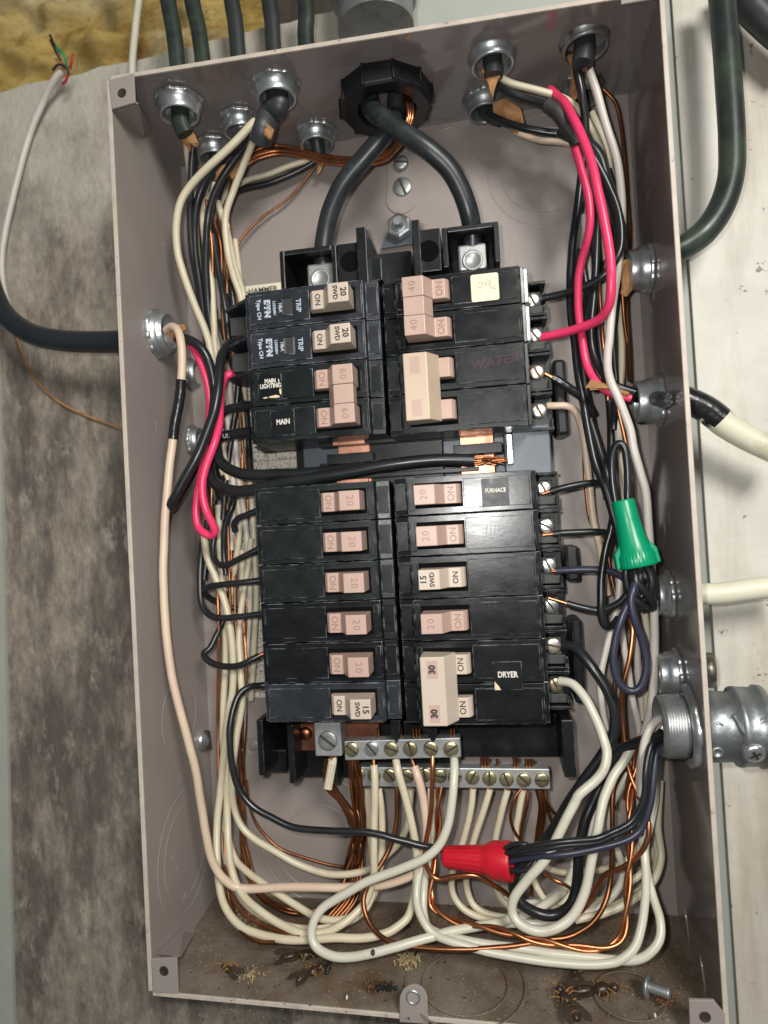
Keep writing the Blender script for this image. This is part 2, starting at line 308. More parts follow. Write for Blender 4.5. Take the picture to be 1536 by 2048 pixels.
# knockout circles: shallow pressed rings
def ring(c,n,r,w=.5,hgt=.2,m='paint',parent=box,name='knockout_ring',seg=48,sx=1):
    return MB().lathe([(r-w,-.05),(r-w*.5,hgt),(r+w*.5,hgt),(r+w,-.05)],c,n,seg,caps=False).build(name,m,parent,fix=False)
RS=random.Random(11)
M['scuff']=mat('pale scuff in enamel',(0.40,0.36,0.33),.6,0,.2,200)
def scuffs(c,a,b,n,L):
    mb=MB(); c=np.array(c,float); a=np.array(a,float); b=np.array(b,float); nn=np.cross(a,b)
    for _ in range(n):
        p=c+a*RS.uniform(-1,1)+b*RS.uniform(-1,1); t=RS.uniform(0,6.3); d=(a/np.linalg.norm(a)*math.cos(t)+b/np.linalg.norm(b)*math.sin(t))*RS.uniform(.3,1)*L; k=nn/np.linalg.norm(nn)*.03
        mb.tube([p+k,p+d*.5+k+b/np.linalg.norm(b)*RS.uniform(-.6,.6),p+d+k],[.02,RS.uniform(.05,.13),.02],4)
    mb.build('scuff_marks','scuff',box,fix=False)['kind']='stuff'
scuffs((128,220,0),(115,0,0),(0,205,0),60,9); scuffs((0,220,38),(0,0,34),(0,200,0),34,8); scuffs((256,220,38),(0,0,34),(0,-200,0),40,10)
def koset(c,n,rs,m='paint'):
    for r in rs: ring(c,n,r,m=m)
koset(P(640,1680,0),(0,0,1),[20,29,36]); koset(P(1090,340,0),(0,0,1),[24,31]); koset(P(500,415,0),(0,0,1),[12,16])
koset(P(900,300,0),(0,0,1),[13])
lw=(1,0,0.0); nL=np.cross(np.array(TLb)-np.array(BLb),np.array(BLf)-np.array(BLb)); nL/=np.linalg.norm(nL)
if nL[0]<0: nL=-nL
def onL(px,py): return PL(px,py,nL,BLb)
nR=np.cross(np.array(TRb)-np.array(BRb),np.array(BRf)-np.array(BRb)); nR/=np.linalg.norm(nR)
if nR[0]>0: nR=-nR
def onR(px,py): return PL(px,py,nR,BRb)
nT=np.cross(np.array(TRb)-np.array(TLb),np.array(TLf)-np.array(TLb)); nT/=np.linalg.norm(nT)
if nT[1]>0: nT=-nT
def onT(px,py): return PL(px,py,nT,TLb)
nB=np.cross(np.array(BRb)-np.array(BLb),np.array(BLf)-np.array(BLb)); nB/=np.linalg.norm(nB)
if nB[1]<0: nB=-nB
def onB(px,py): return PL(px,py,nB,BLb)
koset(onL(318,420),nL,[24,32]); koset(onL(372,1700),nL,[24,31]); koset(onT(1170,62),nT,[17],'paint_shaded')
koset(onB(930,1965),nB,[20,28],'paint_dirty'); koset(onB(1260,1990),nB,[15],'paint_dirty'); koset(onT(770,176),nT,[29],'paint_shaded')
koset(onL(360,1430),nL,[20],'paint')
# embossed dimple
MB().ball(P(508,1490,0),3.4,sx=(1,1,.35)).build('pressed_dimple','paint',box)
MB().lathe([(4.6,0),(4.9,.5),(5.4,.5),(5.8,0)],P(508,1492,0),(0,0,1),24,caps=False).build('pressed_dimple','paint',box)
# corner tabs and cover tab
def tab(pts, hole, name='corner_tab', h=77.9, m='paint', hr=2.0):
    q=[P(a,b,h) for a,b in pts]; o=MB().extrude(q,(0,0,1.4)).build(name,m,box,bevel=.3)
    c=P(hole[0],hole[1],h+1.4)
    MB().lathe([(hr+.35,0),(hr,.25),(hr-.3,.05),(0.01,.06)],c,(0,0,1),20,caps=False).build('screw_hole','slot',o)
    return o
tab([(220,164),(270,150),(273,208),(227,221)],(244,186))
tab([(305,1914),(356,1912),(359,1984),(309,1981)],(328,1942))
tab([(1376,1995),(1426,1996),(1448,2024),(1450,2100),(1380,2100)],(1410,2034))
tab([(1239,-45),(1318,-45),(1316,0),(1241,13)],(1280,-20))
q=[P(800,2040,77.9),P(857,2044,77.9)]+[P(828+28*math.cos(t),1996-30*math.sin(t),77.9) for t in np.linspace(0,math.pi,12)]
ct=MB().extrude(q,(0,0,1.4)).build('cover_tab','paint',box,bevel=.3)
MB().lathe([(3.4,0),(3.2,.4),(2.6,.5),(2.2,-.4),(0.01,-.5)],P(826,1995,79.3),(0,0,1),20,caps=False).build('threaded_hole','zinc',ct)
# folded webs behind the left tabs
MB().extrude([TLf+(0,0,-1),P(273,208,76),onL(298,262)+nL*.8,onL(282,272)+nL*.8,onL(234,222)+nL*.6],nL*1.2).build('corner_gusset','paint',box,bevel=.2)
MB().extrude([onL(310,1908)+nL*.6,onL(366,1856)+nL*.6,onL(385,1861)+nL*.9,P(357,1914,77)],nL*1.2).build('corner_gusset','paint',box,bevel=.2)
for a,b in ((1292,40),(1277,110),(1368,1810),(1400,1910)):   # paint drips on the right panel
    p=onR(a,b); MB().tube([p,p+nR*.1+(0,-5,4),p+(0,-18,7)],[.3,.7,.3],8).build('paint_run','paint_shaded',box)
# stamped label sheet
lx0=P(478,900,.6); lx1=P(640,900,.6)
sheet=MB().hexa([*(np.array(v) for v in ((lx0[0]-3,118,.3),(lx1[0]+25,118,.3),(lx1[0]+25,P(500,572,.6)[1],.3),(lx0[0]-3,P(500,572,.6)[1],.3))),*(np.array(v) for v in ((lx0[0]-3,118,.6),(lx1[0]+25,118,.6),(lx1[0]+25,P(500,572,.6)[1],.6),(lx0[0]-3,P(500,572,.6)[1],.6)))]).build('printed_label','print',box)
zt=P(500,572,.6)[1]
hd=MB().box(lx0[0]-3,lx1[0]+25,zt-7,zt,.65,.8).build('label_heading','paper',sheet)
text('CUTLER-HAMMER',4.4,(P(497,574,1)[0],zt-3.4,.95),(1,0,0),(0,1,0),'ink',sheet,bold=.1,depth=.03)
# screws on the back plate (keyhole mount)
def slotted(name, c, r, m, parent, axis=(0,0,1), ang=40, th=1.6, slotw=.13, phillips=False, dome=.3):
    u,v,a=frame(axis); c=np.array(c,float)
    o=MB().lathe([(r*.97,0),(r,th*.3),(r*.98,th*.75),(r*.85,th),(r*.45,th+dome*.6),(0.01,th+dome)],c,axis,22).build(name,m,parent)
    for k in ((0,90) if phillips else (0,)):
        t=math.radians(ang+k); d=math.cos(t)*u+math.sin(t)*v; e=np.cross(a,d)
        L=r*(.5 if phillips else .93); w=r*slotw
        b=c+a*(th*.80)
        MB().extrude([b+d*L+e*w,b-d*L+e*w,b-d*L-e*w,b+d*L-e*w],a*(th*.2+dome*1.02)).build('slot','slot',o)
    return o
ks=MB().extrude([P(800,352,.2)+(9*math.cos(t),-13+9*math.sin(t),0) if math.sin(t)<0 else P(800,352,.2)+(6.5*math.cos(t),10+6.5*math.sin(t),0) for t in np.linspace(0,2*math.pi,36,endpoint=False)],(0,0,.7)).build('keyhole_boss','paint',box,bevel=.3)
t1=slotted('mounting_screw',P(803,329,1),4.3,'zinc_dull',None,ang=80,th=3); tag(t1,'upper zinc mounting screw in the keyhole below the black hub','screw')
t2=slotted('mounting_screw',P(805,374,1),5.4,'zinc_dull',None,ang=20,th=1.2); tag(t2,'lower dusty screw filling the keyhole above the hex nut','screw')
t3=slotted('mounting_screw',onL(402,1480),6.0,'zinc',None,axis=nL,ang=10,th=3.0,dome=2.6); tag(t3,'shiny domed screw low on the left inner side','screw')
# ------------------------------------------------------------------ backing walls
def wallmat():
    Mx=mat('stained grey board',(0.27,0.23,0.185),.88,0,.5,120,1.3,260,spots=((0.085,0.074,0.064),17,.44,.58,.85,(1.2,1,.4)),spots2=((0.43,0.385,0.31),60,.55,.66,.8,(1,1,.5)),stretch=(1,1,.5))
    nt=Mx.node_tree;N=nt.nodes;L=nt.links;b=N['Principled BSDF'];src=b.inputs['Base Color'].links[0].from_socket
    tc=N.new('ShaderNodeTexCoord');sx=N.new('ShaderNodeSeparateXYZ');L.new(tc.outputs['Object'],sx.inputs[0])
    n=N.new('ShaderNodeTexNoise');n.inputs['Scale'].default_value=14;n.inputs['Detail'].default_value=6;L.new(tc.outputs['Object'],n.inputs['Vector'])
    ma=N.new('ShaderNodeMath');ma.operation='MULTIPLY_ADD';ma.inputs[1].default_value=.45;L.new(n.outputs[0],ma.inputs[0]);L.new(sx.outputs[2],ma.inputs[2])
    r=N.new('ShaderNodeMapRange');r.inputs[1].default_value=.38;r.inputs[2].default_value=.54;L.new(ma.outputs[0],r.inputs[0])
    mx=N.new('ShaderNodeMix');mx.data_type='RGBA';r.inputs[4].default_value=.82;L.new(r.outputs[0],mx.inputs[0]);L.new(src,mx.inputs[6]);mx.inputs[7].default_value=(.56,.53,.445,1);L.new(mx.outputs[2],b.inputs['Base Color'])
    for nn in N:
        if nn.type=='TEX_NOISE': nn.inputs['Roughness'].default_value=.72
    return Mx
M['wallL']=wallmat()
M['wallR']=mat('chipped cream wall paint',(0.61,0.595,0.525),.55,0,.10,22,.35,160,spots=((0.34,0.255,0.175),8,.44,.66,.85,(2.2,1,.4)),spots2=((0.12,0.11,0.10),150,.655,.69,.85))
M['strip']=mat('grey green painted strip',(0.42,0.445,0.40),.5,0,.07,16,.12,200,spots=((0.20,0.19,0.16),180,.68,.74,.8))
M['trimL']=mat('pale green trim paint',(0.40,0.415,0.36),.5,0,.07,30,.1,200,spots=((0.3,0.25,0.18),50,.6,.75,.6))
M['timber']=mat('dark timber',(0.045,0.035,0.026),.8,0,.5,20,.5,200,stretch=(4,1,1))
def topz(px,py): return P(px,py,-5)
a,b_,c_=topz(-80,205),topz(270,112),topz(700,12)
pts=[(-230,-160,-5),(146,-160,-5),(146,c_[1]+14,-5),tuple(c_)]
xs=np.linspace(0,1,22)
edge_pts=[]
for t in xs:
    p=c_*(1-t)+a*t; edge_pts.append((p[0],p[1]+random.uniform(-1.2,1.2),-5))
pts+=edge_pts[1:]+[(-230,a[1]-20,-5)]
wl=MB().extrude(pts,(0,0,-12)).build('wall','wallL',loc=(0,200,-5)); tag(wl,None,None,kind='structure')
wr=MB().box(284,520,-260,760,-17,-2).build('wall','wallR',loc=(330,200,-5)); tag(wr,None,None,kind='structure')
ws=MB().box(146.05,283.9,-260,760,-17,-4.6).build('wall','strip',loc=(330,200,-5)); tag(ws,None,None,kind='structure')
lowb=MB().box(-225,280,-200,P(700,2070,-5)[1],-4.95,-4.0)
p1,p2=P(-6,600,-2.4),P(27,2048,-2.4); sl=(p2-p1)/(p1[1]-p2[1])
tr=MB().hexa([(p1[0]-60,p1[1]+0,-4.9),(p1[0]-60,-260,-4.9),(p2[0]+sl[0]*180,-260,-4.9),(p1[0],p1[1],-4.9),(p1[0]-60,p1[1]+0,-2.4),(p1[0]-60,-260,-2.4),(p2[0]+sl[0]*180,-260,-2.4),(p1[0],p1[1],-2.4)]).build('trim_board','trimL'); tag(tr,'pale green painted trim board at the far left edge','trim board')
tb=MB().box(-300,520,440,900,-140,-120).build('ceiling_timber','timber'); tag(tb,'dark timber behind the cables above the box','timber')
tb2=MB().box(P(560,20,-60)[0],P(700,20,-60)[0]+60,500,700,-90,-40).build('joist','timber',bevel=1); tag(tb2,'dark joist between the black cables and conduit','timber')
# insulation batt: lumpy fibre
def batt():
    mb=MB(); nx,nz=110,70; x0,x1,z0,z1=-240,100,480,680
    from mathutils import noise
    vs=[]
    for j in range(nz+1):
        for i in range(nx+1):
            x=x0+(x1-x0)*i/nx; z=z0+(z1-z0)*j/nz
            h=-60+18*noise.noise(Vector((x/40,z/17,0)))+9*noise.noise(Vector((x/19,z/9,3)))+1.2*noise.noise(Vector((x/7,z/3.4,9)))
            vs.append((x+2*noise.noise(Vector((x/6,z/6,20))),z,h))
    fs=[(j*(nx+1)+i,j*(nx+1)+i+1,(j+1)*(nx+1)+i+1,(j+1)*(nx+1)+i) for j in range(nz) for i in range(nx)]
    mb.add(vs,fs,True); mm=mat('yellow glass fibre',(0.46,0.335,0.11),.98,0,.25,40,.5,900,spec=.05,spots=((0.17,0.085,0.025),9,.46,.66,.85,(1,1,1.7)),spots2=((0.60,0.53,0.32),11,.48,.66,.8,(1,1,1.8)),stretch=(1,1,2.5))
    o=mb.build('insulation',mm,fix=False); tag(o,'yellow and brown glass fibre insulation above the board','insulation',kind='stuff')
    fb=MB()
    for k in range(5200):
        i=random.randrange(len(vs)); p=np.array(vs[i]); d=np.array([random.uniform(-8,8),random.uniform(-3,3),random.uniform(-1,2.5)])
        fb.tube([p,p+d*.5+(0,random.uniform(-1,1),1.5),p+d],.10,3)
    f=fb.build('insulation_fibres',mm,fix=False); tag(f,'loose glass fibres on the insulation','insulation',kind='stuff')
batt()
# ------------------------------------------------------------------ cable connectors
def connector(label, c, n, R=13.0, thr=9.0, m='zinc', teeth=8, body=True, ang=0, outer=True):
    c=np.array(c,float); n=np.array(n,float)
    t=thing('cable_connector',c,label,'cable connector')
    rf=lambda th,tt: 1+ (0.06 if (math.cos(teeth*th+ang)>0.45) else -0.0)
    MB().lathe([(R*.70,.15),(R*.95,.15),(R*.97,1.0),(R*.95,2.2),(R*.90,2.6),(R*.74,2.5)],c,n,112,rfun=lambda th,tt: rf(th,tt) if tt<2.8 else 1,caps=False).build('locknut',m,t)
    pr=[(R*.93,2.2),(R*.90,thr*.42),(R*.83,thr*.62),(R*.79,thr*.66),(R*.79,thr*.92),(R*.76,thr),(R*.68,thr),(R*.66,thr*.85),(R*.66,-3)]
    MB().lathe(pr,c,n,40,caps=False).build('throat',m,t)
    MB().lathe([(R*.66,-2.8),(.01,-2.9)],c,n,30,caps=False).build('throat_shade_disc','void',t)
    return t
connector('zinc connector furthest left on the top panel with green black cable', onT(358,200),nT,12.6)
connector('tallest zinc connector left of the black hub with flat cable bent out', onT(552,166),nT,12.6)
connector('zinc connector tucked behind and between the two left top ones', onT(480,236),nT,11.5)
connector('small zinc connector lowest on the top panel above cream wires', onT(427,290),nT,11.5)
connector('zinc connector just left of the black hub near the back', onT(632,262),nT,12.0)
connector('zinc connector right of the hub with brown paper hanging out', onT(983,98),nT,13.2)
connector('grimy zinc connector in the top right corner', onT(1168,62),nT,13.6,m='zinc_dirty')
connector('dull zinc connector behind and below the one right of the hub', onT(968,196),nT,11.5,m='zinc_dull')
connector('dull zinc connector at the back of the top right corner', onT(1162,168),nT,12.0,m='zinc_dirty')
connector('zinc connector on the left panel with the beige wire leaving it', onL(312,668),nL,13.2,thr=8,teeth=10)
connector('dark zinc connector high on the left panel behind the red wire', onL(378,748),nL,9.5,thr=6,m='zinc_dull')
connector('dark zinc connector on the left panel behind the thick black loop', onL(383,882),nL,9.5,thr=6,m='zinc_dull')
connector('highest zinc connector on the right panel by brown paper', onR(1302,536),nR,12.2,thr=11,m='zinc')
connector('zinc connector on the right panel gripping the taped black cable', onR(1322,800),nR,12.8,thr=12,m='zinc')
connector('zinc connector on the right panel level with the green wire nut base', onR(1342,1190),nR,12.2,thr=7,m='zinc')
connector('zinc connector on the right panel just above the big threaded one', onR(1358,1346),nR,12.2,thr=10,m='zinc')
# big threaded conduit fitting
cF=onR(1386,1452)
cf=thing('conduit_fitting',cF,'large zinc set screw conduit fitting through the lower right panel','conduit fitting')
R=13.6
MB().lathe([(R*.8,.1),(R*1.28,.1),(R*1.30,1.5),(R*1.26,3.0),(R*1.08,3.6)],cF,nR,64,rfun=lambda th,tt:1+(.05 if math.cos(8*th)>0 else 0),caps=False).build('locknut','zinc',cf)
pr=[(R,4)];
for k in range(7): pr+=[(R,5+k*1.15),(R*1.035,5.4+k*1.15),(R,5.9+k*1.15)]
pr+=[(R*.97,14.5),(R*.88,15),(R*.82,14),(R*.82,-4)]
MB().lathe(pr,cF,nR,40,caps=False).build('threaded_throat','zinc_dull',cf)
MB().lathe([(R*.82,-2),(.01,-2.1)],cF,nR,30,caps=False).build('throat_shade_disc','black_old',cf)
oN=-nR; R=14.9
body=MB().lathe([(R*.6,1.7),(R*1.02,1.8),(R*1.03,9),(R*1.0,16),(R*1.14,16.6),(R*1.16,18.2),(R*1.10,19),(R*1.08,25.6),(R*1.15,26.2),(R*1.14,28.8),(R*1.0,29.4),(.01,29.2)],cF,oN,64,rfun=lambda th,tt: 1+(.05*abs(math.cos(2*th))**2 if tt>18.5 else 0)).build('fitting_body','zinc_fit',cf)
for k,(px,py) in enumerate([(1436,1455),(1431,1482),(1434,1504),(1500,1452),(1496,1508)]):
    p=P(px,py,cF[2]+R*.93); 
    MB().lathe([(2.6,-1),(2.5,.7),(1.6,.9),(1.4,.2),(.01,.1)],p+(0,0,.2),(0,(py-1456)*-.004,1),16).build('indent_ring','zinc_dull',body)
pv=[P(1467,1430,cF[2]+R*.98),P(1495,1470,cF[2]+R*1.05),P(1526,1440,cF[2]+R*1.0)]
MB().tube(cr(pv),1.1,8).build('cast_rib','zinc_fit',body)
slotted('set_screw',P(1502,1494,cF[2]+R*.85),4.6,'nickel',cf,axis=(0,-.45,1),ang=30,th=5,phillips=True)
# little connector outside right
oc=MB().lathe([(6,0),(8.5,.5),(8.5,5),(6.5,6),(5,5.5),(5,0)],P(1404,1340,26),(1,0,.2),24,caps=False).build('clamp_ring','zinc_dirty'); tag(oc,'dark metal clamp ring outside the right panel above the conduit fitting','clamp')
# black hub
cH=onT(770,176); hb=thing('plastic_hub',cH,'large black plastic bushing nut in the top panel feeding the mains','bushing')
hn=MB()
seg=10
def poly_r(th,tt): 
    a=(th%(2*math.pi/seg))-math.pi/seg; return math.cos(math.pi/seg)/math.cos(a)
hn.lathe([(15.5,.3),(23.4,.3),(24,1.5),(24,11.5),(22.6,12.8),(16,12.8),(15,11.5),(15,-4)],cH,nT,80,rfun=lambda th,tt:poly_r(th,tt) ,caps=False,smooth=False)
hn.build('hub_nut','base',hb,bevel=.3)
for k in range(seg):
    th=2*math.pi*(k+.02)/seg; u,v,a_=frame(nT); d=math.cos(th)*u+math.sin(th)*v; e=np.cross(a_,d)
    MB().extrude([cH+d*23.4+e*.8+a_*.5,cH+d*24.9+e*.5+a_*.5,cH+d*24.9-e*.5+a_*.5,cH+d*23.4-e*.8+a_*.5],a_*11.6).build('nut_lug','base',hb,bevel=.2)
MB().lathe([(24,.1),(26.2,.15),(26.0,.6),(24.2,.7)],cH,nT,40,caps=False).build('bare_metal_ring','torn',hb)
MB().lathe([(15,-3.5),(.01,-3.6)],cH,nT,30,caps=False).build('hub_opening','void',hb)
# ------------------------------------------------------------------ moulded base
def px_z(px,py,h): return P(px,py,h)[1]
base=thing('bus_assembly',(125,225,8),'black moulded breaker base with copper bus bars behind the breakers','breaker base')
XC=125.0
MB().box(66,184,118,330,3,16).build('base_plate','base',base,bevel=.6)
MB().box(72,XC-8,121,326,16,22).build('steel_pan','greymetal',base,bevel=.4)
MB().box(XC+8,182,121,326,16,22).build('steel_pan','greymetal',base,bevel=.4)
for x0 in (94,158):
    MB().box(x0,x0+17,112,322,30,32.5).build('bus_bar','bus',base,bevel=.3)
zg0=px_z(800,955,40); zg1=px_z(800,870,40)
MB().box(XC-24,XC+24,zg0-2,zg1+4,22,31).build('bus_support','base',base,bevel=.5)
for z in (zg0+2,zg0+9,zg1-2):
    MB().box(XC-40,XC+42,z-1.1,z+1.1,31,38).build('divider_fin','base',base,bevel=.3)
for x0,x1 in ((90,114),(155,179)):
    for z in (zg0+11.5,):
        MB().box(x0,x1,z-2.6,z+2.6,33,42).build('bus_stab_cover','base',base,bevel=.4)
    MB().box(x0+3,x1-4,zg1-3,zg1+3,33,40).build('bus_stab','bus',base,bevel=.3)
    MB().box(x0+3,x1-4,zg0-1,zg0+7,33,36).build('bus_stab','bus',base,bevel=.3)
MB().box(180,203,zg0-3,zg1+1,14,34).build('spacer_block','greymetal',base,bevel=.8)
MB().box(181,184.5,zg0+3,zg1-3,34,37).build('rail_edge','nickel',base,bevel=.6)
# side towers on the right
for (xa,ya,xb,yb) in ((1104,722,1136,870),(1128,1092,1158,1162),(1140,1238,1170,1405)):
    a1=P(xa,ya,24); b1=P(xb,yb,24)
    MB().box(a1[0],b1[0]+.5,b1[1],a1[1],6,27).build('side_clip','base',base,bevel=1.6)
# lug housings at the top
def housing(x0,x1,py0,px,py1,h0,h1):
    z0=px_z(px,py1,h1); z1=px_z(px,py0,h1)
    t=2.6
    mb=MB(); mb.box(x0,x1,z0,z1,h0,h0+3); mb.box(x0,x0+t,z0,z1,h0+3,h1); mb.box(x1-t,x1,z0,z1,h0+3,h1); mb.box(x0+t,x1-t,z1-t,z1,h0+3,h1)
    mb.build('lug_housing','base',base,bevel=.5); return z0,z1
HL=48
xa=P(560,540,HL)[0]; xb=P(672,500,HL)[0]
housing(xa,xb,497,600,575,8,HL)
xc_=P(884,480,HL)[0]; xd=P(998,470,HL)[0]
housing(xc_,xd,450,930,530,8,HL)
# shoulder blocks with round holes
def holed(px0,px1,pyt,pyb,hc,hr,name='shoulder_block'):
    a1=P(px0,pyt,46); b1=P(px1,pyb,46)
    o=MB().box(a1[0],b1[0],b1[1],a1[1],6,46).build(name,'base',base,bevel=.5)
    MB().lathe([(hr+.5,.05),(hr,.25),(hr-.4,.1),(.01,.06)],P(hc[0],hc[1],46.1),(0,0,1),28,caps=False).build('hole_shade_disc','void',o)  # black disc on the block, painted as the shade in a hole
holed(673,735,489,575,(701,523),4.8); holed(823,884,462,540,(857,502),4.9)
for (a0,a1_,b0,b1_,h) in ((711,738,455,575,50),(823,846,440,575,50)):
    p=P(a0,b0,h); q_=P(a1_,b1_,h); MB().box(p[0],q_[0],q_[1],p[1],6,h).build('post','base',base,bevel=.5)
p=P(738,470,30);q_=P(823,560,30); MB().box(p[0],q_[0],q_[1]-4,p[1]-9,6,26).build('cross_web','base',base,bevel=.5)
p=P(725,520,44);q_=P(765,560,44); MB().box(p[0],q_[0],q_[1],p[1],20,44).build('cross_web','black_old',base,bevel=.5)
def lug(px,py,h,name='terminal_lug'):
    c=P(px,py,h); t=MB().box(c[0]-7,c[0]+7,c[1]-9,c[1]+4,h-20,h).build(name,'alu',base,bevel=1.2)
    MB().lathe([(5.2,.0),(5.2,.6),(4.2,.8),(3.8,.2),(.01,.1)],c+(0,-4.5,0),(0,0,1),24).build('lug_screw','alu',t)
    for k in range(7):
        a=k/7*2*math.pi; p0=c+(2.2*math.cos(a),3.2,-2.5+1.8*math.sin(a)); MB().tube([p0,p0+(0,6.5,-.3)],.85,6).build('copper_strand','copper',t,fix=False)
    return t
lug(640,541,40); lug(944,503,40)
# mounting bracket + nut
MB().extrude([P(762,500,3),P(838,488,3),P(835,452,3),P(812,437,3),P(788,443,3)],(0,0,2.2)).build('mount_bracket','greymetal',base,bevel=.3)
nut=MB(); nc=P(800,458,6); nut.lathe([(5.6,0),(7.0,.6),(7.0,5.4),(5.6,6)],nc,(0,0,1),6,smooth=False); nut.build('hex_nut','zinc',base,bevel=.25)
MB().lathe([(3.1,0),(3.1,10),(2.4,11.2)],nc,(0,0,1),18).build('threaded_stud','zinc',base)
# left ledge walls at the bottom
zb=px_z(700,1452,40)
def wallbox(px0,px1,pyt,pyb,h1,h0=6,name='base_wall'):
    a1=P(px0,pyt,h1);b1=P(px1,pyb,h1); return MB().box(a1[0],b1[0],b1[1],a1[1],h0,h1).build(name,'base',base,bevel=.6)
wallbox(512,530,1440,1552,46); wallbox(573,592,1450,1568,44); wallbox(1122,1153,1440,1556,40); 
wallbox(660,676,1500,1568,36)
a1=P(592,1500,26); b1=P(920,1562,26); MB().box(a1[0],b1[0],b1[1],a1[1]+14,6,22).build('base_tray','base',base,bevel=.6)
a1=P(860,1448,30); b1=P(1124,1536,30); MB().box(a1[0],b1[0],b1[1],a1[1],6,14).build('base_tray','base',base,bevel=.6)
wallbox(530,573,1500,1545,24,6)
a1=P(590,1450,30);b1=P(760,1502,30); MB().box(a1[0],b1[0],b1[1],a1[1]+6,22,30).build('bus_end','bus_old',base,bevel=.4)
MB().lathe([(3.4,0),(3.6,1),(2.0,2.2),(.01,2.4)],P(612,1466,30),(0,0,1),18).build('bus_rivet','copper',base)
for px in (792,865):
    a1=P(px-11,1440,48); b1=P(px+11,1480,48); MB().extrude([(a1[0],a1[1],44),(b1[0],a1[1],44),(b1[0]-.5,b1[1]+2,44),((a1[0]+b1[0])/2,b1[1]-1.5,44),(a1[0]+.5,b1[1]+2,44)],(0,0,5)).build('bar_clip','base',base,bevel=.3)
# left hooks under the lower breakers
# ------------------------------------------------------------------ neutral bars
def bar(name,label,pa,pb,pya,h,screws,rs,mats,angs):
    a=P(pa[0],pa[1],h); b=P(pb[0],pb[1],h); t=thing(name,a,label,'terminal bar')
    dz=np.array([0,pya,0])
    MB().hexa([a-(0,0,7),b-(0,0,7),b+dz-(0,0,7),a+dz-(0,0,7),a,b,b+dz,a+dz]).build('bar','alu',t,bevel=.5)
    for (sx,sy),mm,an in zip(screws,mats,angs): slotted('bar_screw',P(sx,sy,h-.1),rs,mm,t,ang=an,th=1.3,dome=.15,slotw=.14)
    return t
bar('neutral_bar','upper aluminium terminal bar with six screws below the left breakers',(690,1521),(922,1515),px_z(800,1478,45)-px_z(800,1517,45),45,
    [(704,1498),(744,1497),(783,1497),(821,1497),(862,1496),(902,1497)],3.75,['brass','nickel','brass','brass','brass','brass'],[50,38,72,12,66,120])
bar('neutral_bar','lower aluminium terminal bar with eleven screws below the breakers',(703,1573),(1101,1579),px_z(900,1533,33)-px_z(900,1573,33),33,
    [(717,1548),(749,1550),(780,1550),(815,1551),(850,1549),(880,1551),(910,1553),(945,1554),(979,1556),(1013,1558),(1048,1559),(1084,1559)],3.6,['brass']*12,[40,20,40,60,10,80,100,150,178,20,45,88])
gl=thing('ground_lug',P(656,1482,47),'square aluminium lug with big slotted screw left of the upper terminal bar','terminal lug')
a1=P(628,1460,47);b1=P(684,1513,47); MB().box(a1[0],b1[0],b1[1],a1[1]+4,33,47).build('lug_block','alu',gl,bevel=.7)
slotted('lug_screw',P(656,1481,46.9),5.0,'zinc_dull',gl,ang=52,th=1.2,dome=.1)
